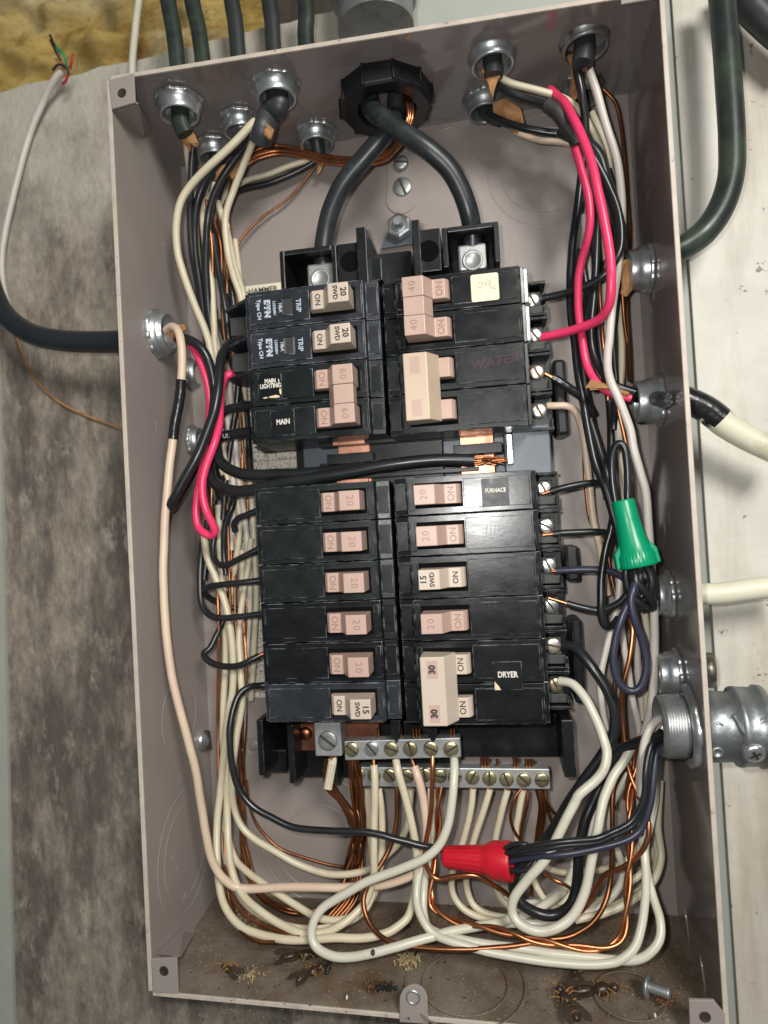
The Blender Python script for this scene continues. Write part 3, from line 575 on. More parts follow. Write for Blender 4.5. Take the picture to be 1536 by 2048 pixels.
# ------------------------------------------------------------------ breakers
Lz=[px_z(496,584,62),px_z(497,661,62),px_z(499,739,62),px_z(499,814,62),px_z(504,887,62)]
L2=[px_z(516,976,62),px_z(519,1052,62),px_z(522,1131,62),px_z(527,1208,62),px_z(534,1288,62),px_z(539,1368,62),px_z(541,1446,62)]
Rz=[px_z(1045,528,62),px_z(1045,604,62),px_z(1048,682,62),px_z(1055,766,62),px_z(1062,850,62)]
R2=[px_z(1065,938,62),px_z(1068,1018,62),px_z(1075,1102,62),px_z(1080,1190,62),px_z(1088,1277,62),px_z(1095,1365,62),px_z(1105,1450,62)]
def pole(t, s, z1, z0, m, style, fx=0.0, screw='nickel', hmat='tan', knob=True, dh=0.0):
    """one pole: s=+1 right column, -1 left; u grows outward from the centre"""
    X=lambda u: XC+s*(u+fx)
    def bx(u0,u1,za,zb_,h0,h1): 
        a,b=sorted((X(u0),X(u1))); return MB().box(a,b,za,zb_,h0+dh,h1+dh)
    g=.22; z1-=g; z0+=g; zm=(z0+z1)/2
    mb=MB()
    # body as one extruded side profile with handle recess
    prof=[(1.0,22),(1.0,57.2),(7.4,57.8),(7.9,61.6),(66.0,61.6),(66.3,59.5),(68.2,59.3),(68.4,22)]
    pts=[(X(u),z0,h+dh) for u,h in prof]
    mb.extrude(pts,(0,z1-z0,0))
    mb.build('case',m,t,bevel=.35)
    # raised face plate leaving the handle recess and side grooves
    zi0,zi1=z0+2.1,z1-2.1
    bx(34.6,65.0,zi0,zi1,61.5,62.3).build('face_plate',m,t,bevel=.25)
    bx(8.6,11.0,zi0,zi1,61.5,62.2).build('face_plate',m,t,bevel=.25)
    bx(1.6,7.0,zi0+.4,zi1-.4,57.3,58.2).build('end_step',m,t,bevel=.25)
    bx(11.6,34.2,zi0+.9,zi1-.9,61.5,61.75).build('handle_recess_shade','void',t)  # thin black plate painted as the shade around the handle
    if style=='new':
        mb=MB(); 
        for za,zb_ in ((z0,z0+1.6),(z1-1.6,z1)): mb.extrude([(X(68.2),za,56+dh),(X(68.2),za,26+dh),(X(86),za,26+dh),(X(86),za,42+dh)],(0,zb_-za,0))
        mb.box(*sorted((X(68.3),X(86))),z0+1.6,z1-1.6,26+dh,30+dh)
        mb.build('terminal_shroud',m,t,bevel=.3)
        bx(74,84,zm-5,zm+5,30,41).build('terminal_clamp','fin',t,bevel=.5)
    elif s>0:
        mb=MB()
        mb.box(*sorted((X(68.3),X(80))),z0,z0+1.5,20+dh,38+dh); mb.box(*sorted((X(68.3),X(80))),z1-1.5,z1,20+dh,38+dh); mb.box(*sorted((X(68.3),X(80.5))),z0+1.5,z1-1.5,18+dh,26+dh)
        mb.box(*sorted((X(78.6),X(80))),z0+1.5,z0+6,26+dh,36+dh)
        mb.build('terminal_shroud',m,t,bevel=.35)
        bx(69,79,z0+2,z0+6.4,26,33.5).build('terminal_shelf','fin',t,bevel=.4)
        bx(68.6,77.5,zm-4.4,zm+5.4,26,31.5).build('terminal_plate','fin',t,bevel=.4)
        slotted('terminal_screw',(X(73.4),zm+1.2,31.2+dh),3.9,screw,t,ang=random.choice([25,35,150,60,75]),th=2.0,dome=.15)
    else:
        mb=MB()
        mb.box(*sorted((X(68.3),X(76))),z0,z1,20+dh,26+dh); mb.build('terminal_shelf','fin',t,bevel=.4)
        zz=z0+2.2
        MB().extrude([(X(68),zz-1.4,30),(X(68),zz+2.2,30),(X(74),zz+1.4,30),(X(77.5),zz-.6,30),(X(74),zz-1.6,30)],(0,0,2.5)).build('terminal_hook','fin',t,bevel=.3)
        MB().extrude([(X(68),zz+5.4,34),(X(68),zz+7.4,34),(X(74.5),zz+6.8,34),(X(74.5),zz+5.6,34)],(0,0,2)).build('terminal_hook','fin',t,bevel=.3)
    if style=='metal':
        bx(66.6,69.9,z0+.6,z1-.6,40,58.5).build('steel_edge','nickel',t,bevel=.4)
    # handle
    if knob:
        hw=4.55 
        hp=[(12.6,60),(12.6,74.2),(22.2,74.2),(26.0,67.2),(31.6,67.2),(33.0,65.6),(33.6,63.6),(33.6,60)]
        MB().extrude([(X(u),zm-hw,h+dh) for u,h in hp],(0,2*hw,0)).build('handle',hmat,t,bevel=.35)
    return X, zm
RT=lambda s:(0,s,0)   # reading direction of the rotated print
def hmarks(t,X,zm,s,rating,m,swd=False,on=True,big=3.7,dh=0):
    upd=(-s,0,0); rd=(0,s,0)
    hh=74.24+dh
    if swd:
        text(rating,4.0,(X(15.0),zm,hh),rd,upd,m,t,bold=.12,spacing=1.05); text('SWD',3.0,(X(18.9),zm,hh),rd,upd,m,t,bold=.1)
    else:
        text(rating,big+1.0,(X(17.2),zm,hh),rd,upd,m,t,bold=.0,spacing=1.15)
    if on: text('ON',3.6 if swd else 4.4,(X(29.1),zm,67.24+dh),rd,upd,m,t,bold=.06)
def sp(name_label, s, z1,z0, rating, m, hm, mk, swd=False, style='old', screw='nickel', fx=0, group='single pole breakers', dh=0):
    t=thing('circuit_breaker',(XC+s*34,(z0+z1)/2,22),name_label,'circuit breaker',group)
    X,zm=pole(t,s,z1,z0,m,style,fx,screw,hm,dh=dh); hmarks(t,X,zm,s,rating,mk,swd,dh=dh); return t,X,zm
def dp(label, s, z2,z1,z0, rating, m, hm, mk, tie, style='old', screws=('nickel','nickel'), fx=0, dh=0, marks=True, screw=None):
    t=thing('double_pole_breaker',(XC+s*34,z1,22),label,'circuit breaker','double pole breakers')
    Xa,za=pole(t,s,z2,z1,m,style,fx,screws[0],hm,dh=dh); Xb,zb_=pole(t,s,z1,z0,m,style,fx,screws[1],hm,dh=dh)
    lo,hi=zb_,za
    if tie=='mid':
        pr=[(12.75,66),(12.75,74.0),(22.1,74.0),(25.6,67.9),(25.6,66)]
        MB().extrude([(Xa(u),lo+4.75,h+dh) for u,h in pr],(0,hi-lo-9.5,0)).build('handle_tie',hm,t,bevel=.25)
    else:
        pr=[(11.4,62.6),(11.4,76.6),(22.2,76.6),(27.0,68.2),(27.0,65.5)]
        MB().extrude([(Xa(u),lo-5.6,h+dh) for u,h in pr],(0,hi-lo+11.2,0)).build('handle_tie',tie,t,bevel=.5)
    return t,Xa,za,zb_
# left column
for k,lab in ((0,'topmost left breaker with pale 20 SWD handle and worn white print'),(1,'second left breaker with pale 20 SWD handle and shiny trip window')):
    t,X,zm=sp(lab,-1,Lz[k],Lz[k+1],'20','black_blue','cream_h','ink',True,'new')
    rd=(0,-1,0);up=(1,0,0);hh=62.42
    text('TRIP',3.3,(X(40),zm,hh),rd,up,'whiteprint',t,bold=.1)
    text('10kA',2.3,(X(49.3),zm,hh),rd,up,'whiteprint',t,bold=.08); text('120/240V',1.9,(X(52.3),zm,hh),rd,up,'whiteprint',t,bold=.08)
    text('E·T·N',4.0,(X(56.0),zm,hh),rd,up,'whiteprint',t,bold=.3,spacing=.9); text('Type CH',2.7,(X(60.2),zm,hh),rd,up,'whiteprint',t,bold=.1)
    MB().box(*sorted((X(43.2),X(47.6))),zm-4,zm+4,62.3,62.45).build('trip_window','ink',t,bevel=.05)
    for zz in (zm-4.2,zm+4.2): MB().box(*sorted((X(43),X(47.8))),zz-.25,zz+.25,62.3,62.6).build('window_frame','black_old',t)
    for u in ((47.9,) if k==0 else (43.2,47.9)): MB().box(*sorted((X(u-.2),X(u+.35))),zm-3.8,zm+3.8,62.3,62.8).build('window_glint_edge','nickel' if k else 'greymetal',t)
t,X,za,zb_=dp('double pole 60 breaker on the left wearing MAIN LIGHTING and MAIN stickers',-1,Lz[2],Lz[3],Lz[4],'60','black_old','tan','tan_dark','mid')
for z in (za,zb_): hmarks(t,X,z,-1,'60','tan_dark')
for z,txt,u in ((za,'MAIN\nLIGHTING',56.5),(zb_,'MAIN',51)):
    st=MB().box(*sorted((X(u-6),X(u+6))),z-6.2,z+5.8,62.35,62.5).build('sticker','sticker',t,bevel=.05)
    text(txt,3.6 if txt=='MAIN' else 3.0,(X(u-.3),z+(.2 if txt=='MAIN' else 1.2),62.6),(1,0,0),(0,1,0),'whiteink',st,bold=.12,aspect=.78)
    if 'LIGHT' in txt:
        for (du,dz,w,hgt) in ((-2,-5.3,6,1.4),(-5.2,-3,1.1,3.6),(-4.6,2.2,.7,2.6),(2.4,-5.6,3,.7)):
            p=[(X(u+du)+w/2*math.cos(a)*random.uniform(.7,1.15),z+dz+hgt/2*math.sin(a)*random.uniform(.6,1.2),62.52) for a in np.linspace(0,2*math.pi,11,endpoint=False)]
            MB().extrude(p,(0,0,.12)).build('torn_patch','torn',st)
labsL=['upper left 20 breaker directly under the thick black cables','second 20 breaker down in the lower left stack','third 20 breaker down in the lower left stack','fourth 20 breaker down in the lower left stack','fifth 20 breaker, just above the pale 15 SWD one']
for k in range(5):
    sp(labsL[k],-1,L2[k],L2[k+1],'20','black_old' if k<3 else 'black','tan','tan_dark',False)
sp('lowest left breaker with pale 15 SWD handle above the terminal bars',-1,L2[5],L2[6],'15','black_blue','cream_h','ink',True)
# right column
t,X,za,zb_=dp('double pole 40 breaker at top right with cream handwritten OVEN sticker',1,Rz[0],Rz[1],Rz[2],'40','black','tan','tan_dark','mid','metal')
for z in (za,zb_): hmarks(t,X,z,1,'40','tan_dark')
o=MB(); 
w_=6.4; c0=(X(50),za-.2); pr=[]
for (sx_,sy_) in ((1,1),(-1,1),(-1,-1),(1,-1)):
    for a in np.linspace(0,math.pi/2,4):
        base_a={(1,1):0,(-1,1):math.pi/2,(-1,-1):math.pi,(1,-1):1.5*math.pi}[(sx_,sy_)]
        pr.append((c0[0]+sx_*(w_-1)+1*math.cos(a+base_a),c0[1]+sy_*(w_-1)+1*math.sin(a+base_a),62.35))
st=MB().extrude(pr,(0,0,.14)).build('sticker','paper',t)
text('OVE',4.0,(c0[0]-.3,c0[1]+1.4,62.56),(1,.12,0),(-.12,1,0),'pencil',st,depth=.03,aspect=.9,shear=.2); text('N',2.8,(c0[0]+3.8,c0[1]-.9,62.56),(1,.3,0),(-.3,1,0),'pencil',st,depth=.03)
t,X,za,zb_=dp('double pole breaker with long buff handle tie and purple WATER writing',1,Rz[2],Rz[3],Rz[4],'','black_old','tan','tan_dark','tie_tan','old',('irid','irid'))
for z in (za,zb_): 
    MB().box(*sorted((X(14.4),X(18.8))),z-3.8,z+3.8,76.5,76.68).build('tie_window','tan',t,bevel=.1)
text('WATER',5.8,(X(52),za+1.2,62.5),(1,.10,0),(-.1,1,0),'marker',t,depth=.05,aspect=1.15,bold=.25,shear=.25)
specs=[('top lower right 20 breaker with FURNACE sticker and bright glare','20','black','tan','tan_dark',False,'nickel'),
 ('lower right 20 breaker scrawled with faint blue chalk marks','20','black','tan','tan_dark',False,'nickel'),
 ('lower right breaker with pale 15 SWD handle and navy wire','15','black','cream_h','ink',True,'nickel'),
 ('lower right 20 breaker above the DRYER breaker with exposed copper end','20','black','tan','tan_dark',False,'nickel')]
for k,(lab,rt,m_,hm,mk,sw,scw) in enumerate(specs):
    t,X,zm=sp(lab,1,R2[k],R2[k+1],rt,m_,hm,mk,sw,screw=scw)
    if k==0:
        st=MB().box(X(43),X(55.5),zm-6.6,zm+6.2,62.35,62.48).build('sticker','sticker_worn_glare',t,bevel=.05); text('FURNACE',2.7,(X(49.4),zm+.4,62.55),(1,.0,0),(0,1,0),'whiteink',st,bold=.1,aspect=.8)
    if k==1:
        for q in range(6):
            u=43+q*1.9; MB().tube([(X(u),zm-4+q*.3,62.36),(X(u+1.2),zm,62.4),(X(u+1.6),zm+4-q*.2,62.36)],.13,4).build('chalk_stroke','whiteprint',t)
t,X,za,zb_=dp('double pole 30 breaker at lower right with black DRYER sticker',1,R2[4],R2[5],R2[6],'30','black','cream_h','ink','cream_h','old',('irid','brass'))
for z in (za,zb_):
    MB().box(X(14.4),X(19.2),z-4,z+4,76.5,76.66).build('tie_window','tan',t,bevel=.1)
    text('30',4.0,(X(16.8),z,76.72),(0,1,0),(-1,0,0),'ink',t,bold=.2); text('ON',4.0,(X(29.1),z,67.26),(0,1,0),(-1,0,0),'ink',t,bold=.03)
st=MB().box(X(43.5),X(56.5),(za+zb_)/2-3.2,(za+zb_)/2+9.8,62.45,62.6).build('sticker','sticker',t,bevel=.05)
text('DRYER',3.7,(X(50),(za+zb_)/2+3.8,62.7),(1,0,0),(0,1,0),'whiteink',st,bold=.14,aspect=.8)
MB().extrude([(X(43.8),(za+zb_)/2-3.1,62.62),(X(46.6),(za+zb_)/2-3.1,62.62),(X(45.6),(za+zb_)/2-1.2,62.62),(X(43.8),(za+zb_)/2+.9,62.62)],(0,0,.1)).build('torn_patch','torn',st)
# ==================================================================== wires
# ==================================================================== wires
A='wire'
# mains
def hubp(dx,dh,down):
    q=cH+nT*down+np.array([dx,0,dh]); return ('w',q)
def conp(px,py,down,dx=0,dh=0): return ('w',onT(px,py)+nT*down+np.array([dx,0,dh]))
def mains(label, pts, r=4.9, seg=14, m='mains', **k): return wire(label,m,r,pts,cat='mains cable',seg=seg,name='mains_cable',**k)
mains('thick black mains cable curving down to the left lug',[hubp(6,-3,-4),hubp(5,-3,6),hubp(4,-3,14),(775,262,46),(720,326,43),(686,368,41),(664,415,39),(652,460,37),(646,500,36),(644,540,35)])
mains('thick black mains cable curving down to the right lug, crossing in front',[hubp(-8,3,-4),hubp(-8,4,6),hubp(-7,6,14),(760,232,54),(800,262,56),(852,296,55),(895,335,51),(922,380,47),(938,425,43),(945,465,38),(946,500,35)])
# copper trio through hub and the bundle to the left
for k,(dx,dy) in enumerate(((0,0),(8,2),(16,3),(9,8),(3,-6))):
    wire('bare copper strand through the black hub beside the mains','copper',1.0,[hubp(9+dx*.2,1+k,-3),hubp(9.5+dx*.2,1+k,8),(815+dx*.6,235,46),(795+dx*.5,285,40),(765+dx*.3,313+dy,30),(715,322+dy*.9,20),(650,317+dy,13),(605,306+dy,12),(560,298+dy*1.2,12),(525,303+dy*1.4,14),(498,318+dy*1.3,16),(470,352+dy,18),(455,420,18),(452+k*3,500,16),(455+k*4,620,14),(452+k*4,760,12)],cat='copper wire',group='bare copper strands through the black hub')
# ---- left top
wire('broad cream wire bowing out furthest left from the brown paper tab','wcream',2.05,[(512,242,52),(500,252,52),(462,292,50),(415,335,48),(384,368,46),(361,405,44),(353,450,42),(355,500,40),(366,545,38),(389,609,34),(410,660,30),(424,715,26),(432,770,22),(436,850,20),(440,950,18)],tips=(0,0))
wire('cream wire dropping from the bent flat cable to the top left breaker','wcream',1.9,[(504,285,40),(501,294,40),(488,328,36),(468,380,30),(453,425,28),(451,465,27),(457,511,26),(468,555,26),(482,596,25),(490,640,22)])
wire('cream wire just left of the first breaker behind others','wcream',1.8,[(434,395,20),(440,420,20),(452,455,20),(462,500,20),(472,540,22),(485,585,24),(493,620,22)])
wire('cream wire bending between the two black wires upper left','wcream',1.8,[(429,366,18),(426,385,18),(412,403,20),(406,435,22),(408,474,24),(417,530,25),(424,570,25),(427,640,24),(430,700,22),(437,780,20),(445,880,18),(455,960,16)])
wire('short cream wire rising beside brown paper near the left','wcream',1.7,[(372,268,40),(374,300,38),(380,350,30),(388,420,22),(394,500,18),(404,600,15)])
wire('cream wire running from the back connector toward the left bundle','wcream',1.7,[(628,318,8),(616,321,9),(580,332,10),(540,347,12),(500,358,14),(470,372,14),(452,388,14),(440,410,14),(438,450,14)])
wire('black wire beneath the cream one from the back connector','wblack',1.8,[(634,318,8),(626,325,8),(592,344,8),(540,366,9),(495,376,10),(465,386,10),(447,394,10),(436,420,10),(430,480,10)])
wire('thin bare copper wire arcing alone across the back panel','copper_dark',.75,[(632,332,5),(622,345,5),(579,396,5),(527,433,6),(490,468,8),(474,495,10),(468,526,11),(461,570,12),(456,640,12)],cat='copper wire')
B1='black branch wires running down the upper left gutter'
for lab,pts,r in (('black wire dropping from the leftmost top connector',[(386,295,40),(384,320,38),(382,370,34),(380,440,30),(384,500,26),(394,560,22),(405,620,18),(415,700,15)],1.9),
 ('black wire second from the left in the upper bundle',[(508,265,44),(480,285,42),(445,316,38),(415,355,34),(397,395,31),(389,450,28),(392,511,25),(400,570,22),(409,640,18),(418,720,16)],2.0),
 ('black wire crossing over the cream wires in the upper left bundle',[(500,280,36),(470,318,36),(442,360,35),(422,408,34),(414,455,33),(412,511,31),(414,570,28),(419,633,24),(428,700,20),(436,780,16)],2.0),
 ('black wire right of the others passing beside the new breakers',[(425,470,26),(430,500,26),(439,555,27),(446,590,28),(452,630,28),(457,670,27),(460,700,24)],1.9),
 ('black wire hidden deepest in the upper left bundle',[(475,318,22),(450,360,22),(436,400,20),(430,470,18),(440,560,16),(462,620,16),(480,670,16)],1.8),
 ('black wire from the small lowest top connector',[(428,300,20),(425,330,20),(420,370,18),(402,420,16),(396,500,14),(402,600,12)],2.4)):
    wire(lab,'wblack',r,pts)
wire('flat black cable bent out of the tallest left connector','cable2',5.7,[conp(552,166,-2),conp(552,166,6),conp(552,166,12),(540,228,52),(528,258,54),(520,285,50)],cat='cable',seg=16,flat=.7,name='sheathed_cable',upv=(0,0,1))
wire('two core black cable end under the leftmost connector','cable',4.4,[conp(358,200,-2),conp(358,200,5),conp(358,200,12),conp(358,200,18,2,-1)],cat='cable',seg=16,flat=.7,name='sheathed_cable',upv=(0,0,1))
def paperbit(label, pts, h, w=1.2, n=3, loc=None, m='kraft'):
    q=[P(a,b,h+random.uniform(-.5,.5)) for a,b in pts]; c=np.mean(q,axis=0)
    mb=MB(); 
    for k in range(n):
        qq=[c+(p-c)*(1-.12*k)+np.array([random.uniform(-1,1),random.uniform(-1,1),random.uniform(-1.2,1.6)]) for p in q]
        mb.extrude(qq,(random.uniform(-.5,.5),random.uniform(-.4,.4),w))
    o=mb.build('paper_filler',m,bevel=.25); return tag(o,label,'paper filler')
paperbit('crumpled brown paper frill below the leftmost top connector',[(356,268),(372,257),(392,266),(400,288),(393,296),(384,288),(380,306),(372,290),(362,282)],45,2.2)
paperbit('curled brown paper tab at the end of the bent flat cable',[(508,238),(522,240),(538,252),(546,268),(542,284),(532,276),(526,262),(512,250)],55,1.5,2)
paperbit('dark brown paper scrap deep between the left wires',[(436,345),(448,332),(466,330),(458,352),(444,372),(430,368)],24)
paperbit('brown paper sliver beside the cream wire upper left',[(468,318),(482,310),(476,340),(462,362),(458,345)],30)
paperbit('thin brown paper strip under the back connector',[(636,322),(646,326),(642,346),(636,348)],10,.6,1)
# ---- left middle
o=wire('beige wire with black tape running full height down the left side','wbeige',2.15,[(333,660,50),(344,653,54),(356,662,58),(363,690,60),(364,725,60),(362,762,60),(356,810,60),(346,875,60),(337,950,60),(330,1044,60),(327,1135,60),(330,1226,60),(338,1310,60),(352,1390,60),(372,1465,59),(391,1540,56),(404,1620,52),(414,1680,50),(428,1730,48),(452,1762,46),(487,1777,44),(573,1774,42),(640,1774,42),(691,1775,42),(769,1769,42),(827,1748,42),(846,1710,43),(853,1662,44),(847,1600,44),(836,1556,44),(829,1534,42)],tips=(0,4))
MB().tube(cr([P(a,b,60) for a,b in ((362,760),(360,790),(356,815),(350,845),(346,878))]),[2.6,2.55,2.6,2.45,2.7,2.75,2.65,2.6,2.7,2.7,2.65,2.6,2.65,2.7,2.6,2.6,2.6,2.6,2.6,2.6,2.6,2.6][:len(cr([P(a,b,60) for a,b in ((362,760),(360,790),(356,815),(350,845),(346,878))]))],14).build('tape_wrap','tape',o,fix=False)
paperbit('brown paper wad inside the left side connector',[(334,652),(345,650),(376,652),(377,662),(366,668),(356,662),(350,668),(345,680),(338,672)],48,1.6)
wire('thick black wire looping down and back beside the left panel','wblack',2.5,[(352,675,44),(371,677,46),(393,688,47),(411,710,46),(424,745,44),(429,785,42),(425,830,40),(410,890,38),(385,945,38),(362,985,42),(345,1012,50),(340,1016,56),(343,1008,60),(352,990,61),(366,962,61),(393,914,60),(415,862,58),(431,812,56),(438,765,53),(441,722,48),(450,698,42),(462,685,36)])
wire('pinkish red wire hanging in a narrow loop on the left side','wred',2.1,[(355,683,38),(372,684,40),(386,695,42),(402,726,42),(414,762,40),(419,800,38),(419,840,36),(416,880,37),(402,950,40),(395,989,42),(392,1030,44),(397,1054,45),(410,1067,46),(424,1071,46),(430,1062,48),(424,1046,50),(413,1024,52),(405,990,53),(406,955,53),(418,916,52),(430,884,50),(438,850,46),(440,815,42),(442,780,38),(449,757,38),(458,750,38),(466,747,36)])
# 60A feeds
wire('thick black wire entering the MAIN LIGHTING pole from the left','wblack',2.4,[(436,960,24),(428,930,24),(428,885,26),(434,845,30),(450,822,33),(475,814,34),(505,810,34)],seg=12)
o=wire('thick black wire marked UL entering the MAIN pole from the left','wblack',3.0,[(430,1000,18),(424,960,20),(422,915,22),(428,888,26),(445,874,30),(470,869,33),(505,864,34)],seg=12)
o=wire('thick black cable under its twin crossing the gap between breaker stacks','wblack',3.0,[(432,870,30),(432,900,34),(442,925,37),(466,942,40),(500,950,42),(560,949,42),(620,946,42),(680,940,42),(720,934,41)],seg=14)
_ul=P(452,872,35.2); text('UL',3.4,_ul,(1,0,0),(0,1,0),'whiteprint',o,depth=.03)
o=wire('thick black cable with frayed copper end lying across the empty breaker gap','wblack',3.1,[(418,905,30),(418,935,34),(426,962,38),(448,977,42),(480,983,44),(520,977,46),(570,966,47),(640,954,48),(700,944,48),(770,931,48),(840,922,47),(900,919,46),(948,921,45)],seg=14)
for k in range(11):
    a=k/11*2*math.pi; p0=P(946,921,45)+(0,1.9*math.cos(a),1.9*math.sin(a)); e=P(1004+random.uniform(-12,12),920+random.uniform(-10,10),42)
    MB().tube(cr([p0,p0+(4,random.uniform(-.3,.3),0),(p0+e)/2+(0,random.uniform(-1,1),random.uniform(-.5,1)),e]),.42,6).build('copper_strand','copper',o,fix=False)
# branch wires to left lower breakers
LB=(('black wire curving into the upper left 20 breaker',[(452,1150,26),(447,1100,26),(450,1050,27),(462,1018,27),(466,1005,26),(468,985,22)]),
 ('black wire rising into the upper left 20 breaker from a dark bend',[(470,1062,26),(468,1048,28),(478,1036,30),(493,1030,31),(520,1019,30)]),
 ('black wire hooking up to the second left lower breaker',[(430,1070,24),(425,1095,26),(428,1118,28),(440,1130,30),(458,1128,31),(484,1115,32),(526,1093,30)]),
 ('black wire into the third left lower breaker from the side bend',[(486,1222,14),(455,1212,16),(425,1200,20),(410,1188,26),(412,1177,30),(430,1171,32),(475,1166,33),(528,1160,30)]),
 ('black wire in a tight U into the fourth left lower breaker',[(406,1040,20),(404,1090,22),(400,1150,26),(401,1195,29),(409,1220,31),(428,1234,33),(466,1235,34),(532,1226,31)]),
 ('black wire with bare tip hooking into the fifth left lower breaker',[(450,1235,20),(443,1250,22),(434,1268,25),(420,1296,29),(407,1308,32),(420,1324,34),(449,1333,35),(477,1331,35),(500,1321,34),(519,1311,32)]))
for k,(lab,pts) in enumerate(LB): wire(lab,'wblack',1.75,pts,tips=(0,5 if k==5 else 0))
wire('black wire looping from the lowest left breaker to the red wire nut','wblack',1.75,[(545,1368,30),(520,1371,32),(498,1374,36),(477,1391,40),(465,1425,44),(459,1473,47),(464,1532,48),(478,1578,48),(504,1612,48),(546,1637,48),(582,1654,48),(621,1660,48),(686,1663,48),(738,1665,48),(790,1677,48),(840,1690,47),(880,1698,44),(920,1706,38)])
# lower left cream wires
wire('outermost cream wire sweeping round the bottom left corner','wcream',2.0,[(407,1062,24),(410,1090,24),(415,1115,25),(432,1158,26),(449,1202,27),(461,1259,28),(466,1317,28),(465,1376,28),(458,1420,28),(450,1480,28),(443,1560,28),(435,1640,30),(434,1710,36),(438,1768,42),(452,1818,48),(481,1852,52),(517,1868,54),(561,1878,56),(608,1880,56),(660,1876,56),(725,1876,55),(765,1868,54),(790,1857,52),(816,1834,48),(829,1792,45),(834,1740,44),(832,1695,44),(824,1650,45),(811,1597,45),(797,1545,45),(792,1520,42)],tips=(0,3))
wire('cream wire dropping straight from the second screw then bending left','wcream',1.95,[(437,1010,18),(440,1080,18),(446,1180,20),(452,1300,20),(447,1400,22),(446,1480,24),(453,1560,26),(455,1640,30),(458,1700,36),(466,1750,42),(486,1790,46),(517,1820,50),(556,1846,52),(603,1866,54),(650,1864,53),(680,1851,52),(712,1826,48),(735,1795,44),(747,1750,44),(748,1710,45),(748,1640,45),(750,1570,45),(748,1530,43)],tips=(0,3))
wire('cream wire passing behind the beige one low on the left','wcream',1.85,[(484,1100,14),(484,1210,14),(479,1265,15),(483,1330,16),(481,1376,18),(478,1410,20),(472,1470,22),(464,1530,22),(456,1600,22),(456,1670,24),(470,1718,28),(491,1741,32),(525,1766,36),(560,1790,38),(595,1812,40),(640,1836,44),(690,1838,44),(730,1815,40),(752,1775,36),(762,1720,34),(764,1650,33),(760,1600,33),(757,1577,32)])
wire('uppermost cream wire sagging across the pressed circle','wcream',1.85,[(502,1077,18),(496,1135,18),(484,1208,20),(478,1265,22),(480,1317,24),(482,1366,26),(484,1405,26),(474,1470,26),(466,1530,26),(464,1590,26),(478,1643,28),(504,1674,29),(546,1701,30),(595,1728,30),(647,1746,30),(686,1749,30),(715,1745,30),(742,1735,29),(775,1708,28),(800,1682,28),(815,1645,30),(820,1600,32),(821,1578,32)])
wire('cream wire rising behind the lower bar to the left of its third screw','wcream',1.8,[(475,1000,14),(480,1044,14),(475,1099,14),(466,1163,13),(463,1240,13),(470,1330,12),(468,1430,12),(460,1520,14),(452,1620,18),(450,1700,26),(468,1770,34),(500,1815,42),(560,1848,46),(620,1858,46),(680,1850,44),(728,1822,42),(748,1770,38),(744,1700,34),(738,1640,33),(735,1577,32)])
wire('big pale loop swinging left from the sixth bar screw','wwhite',2.15,[(908,1516,42),(909,1530,46),(908,1560,50),(905,1597,52),(896,1648,54),(878,1690,55),(850,1716,56),(800,1738,56),(738,1762,56),(690,1788,57),(650,1813,58),(630,1838,60),(623,1867,62),(632,1893,64),(660,1911,66),(699,1915,66),(751,1905,65),(816,1887,62),(868,1872,58),(907,1861,54),(972,1850,48),(1025,1838,42),(1075,1818,34),(1120,1788,26),(1142,1755,20),(1152,1700,14)],tips=(3.5,0))
GL='pale wires packed deep in the left gutter'
for k,(m_,pts) in enumerate((('wcream',[(446,470,14),(456,560,14),(470,640,13),(486,740,12),(492,860,12),(500,960,12),(508,1080,12),(512,1200,12),(508,1300,12),(502,1400,12)]),
   ('wgrey',[(430,560,12),(448,660,12),(458,760,12),(470,880,12),(478,960,12),(492,1060,12),(500,1180,12),(494,1290,12),(488,1400,13),(482,1500,14)]),
   ('wcream',[(470,480,10),(480,560,10),(488,650,10),(478,760,10),(470,860,12),(456,960,12),(452,1060,12),(458,1180,10)]),
   ('wgrey',[(415,600,16),(436,700,14),(450,800,14),(460,900,12),(468,1000,12),(462,1100,12)]))):
    wire(('cream wire deepest in the left gutter beside the printed label','greyish wire deep in the left gutter crossing the printed label','cream wire wavering behind the new breakers in the left gutter','greyish wire hidden below the red loop in the left gutter')[k],m_,1.7,pts)
for k,(lab,pts) in enumerate((('black wire running down behind the new breakers at left',[(462,560,20),(470,640,20),(478,720,20),(474,800,18),(462,880,16),(452,960,16),(446,1040,18)]),
   ('black wire sunk behind the MAIN pole feed at left',[(440,640,12),(462,720,12),(488,800,12),(496,880,12),(500,940,14)]),
   ('black wire passing down the left gutter behind the red loop',[(430,720,14),(444,800,14),(440,900,14),(428,1000,14),(418,1080,14),(408,1160,16)]))):
    wire(lab,'wblack',1.9,pts)
# coppers left gutter
RJ=random.Random(3)
for k,(x0,x1,x2,h) in enumerate(((428,430,436,20),(440,458,442,12),(452,470,478,12),(462,488,490,9),(446,452,487,16),(470,494,484,8))):
    wire('bare copper wire running straight down the left gutter','copper_dark' if k%3 else 'copper',.85,[(x0-16,400+12*k,h+8),(x0-4,500,h+8)]+[(x0+(x1-x0)*t+RJ.uniform(-7,7),500+t*600,h+RJ.uniform(-4,5)) for t in (.2,.4,.6,.8,1)]+[(x1+(x2-x1)*t+RJ.uniform(-5,5),1100+t*470,h+4+RJ.uniform(-3,4)) for t in (.25,.5,.75,1)],cat='copper wire',group='bare copper ground wires down the left gutter')
wire('copper wire grazing the bottom left corner along the outer cream wire','copper_dark',.85,[(434,1660,24),(438,1716,30),(452,1763,38),(460,1807,44),(476,1852,52),(496,1874,56),(517,1883,58),(550,1884,58)],cat='copper wire')
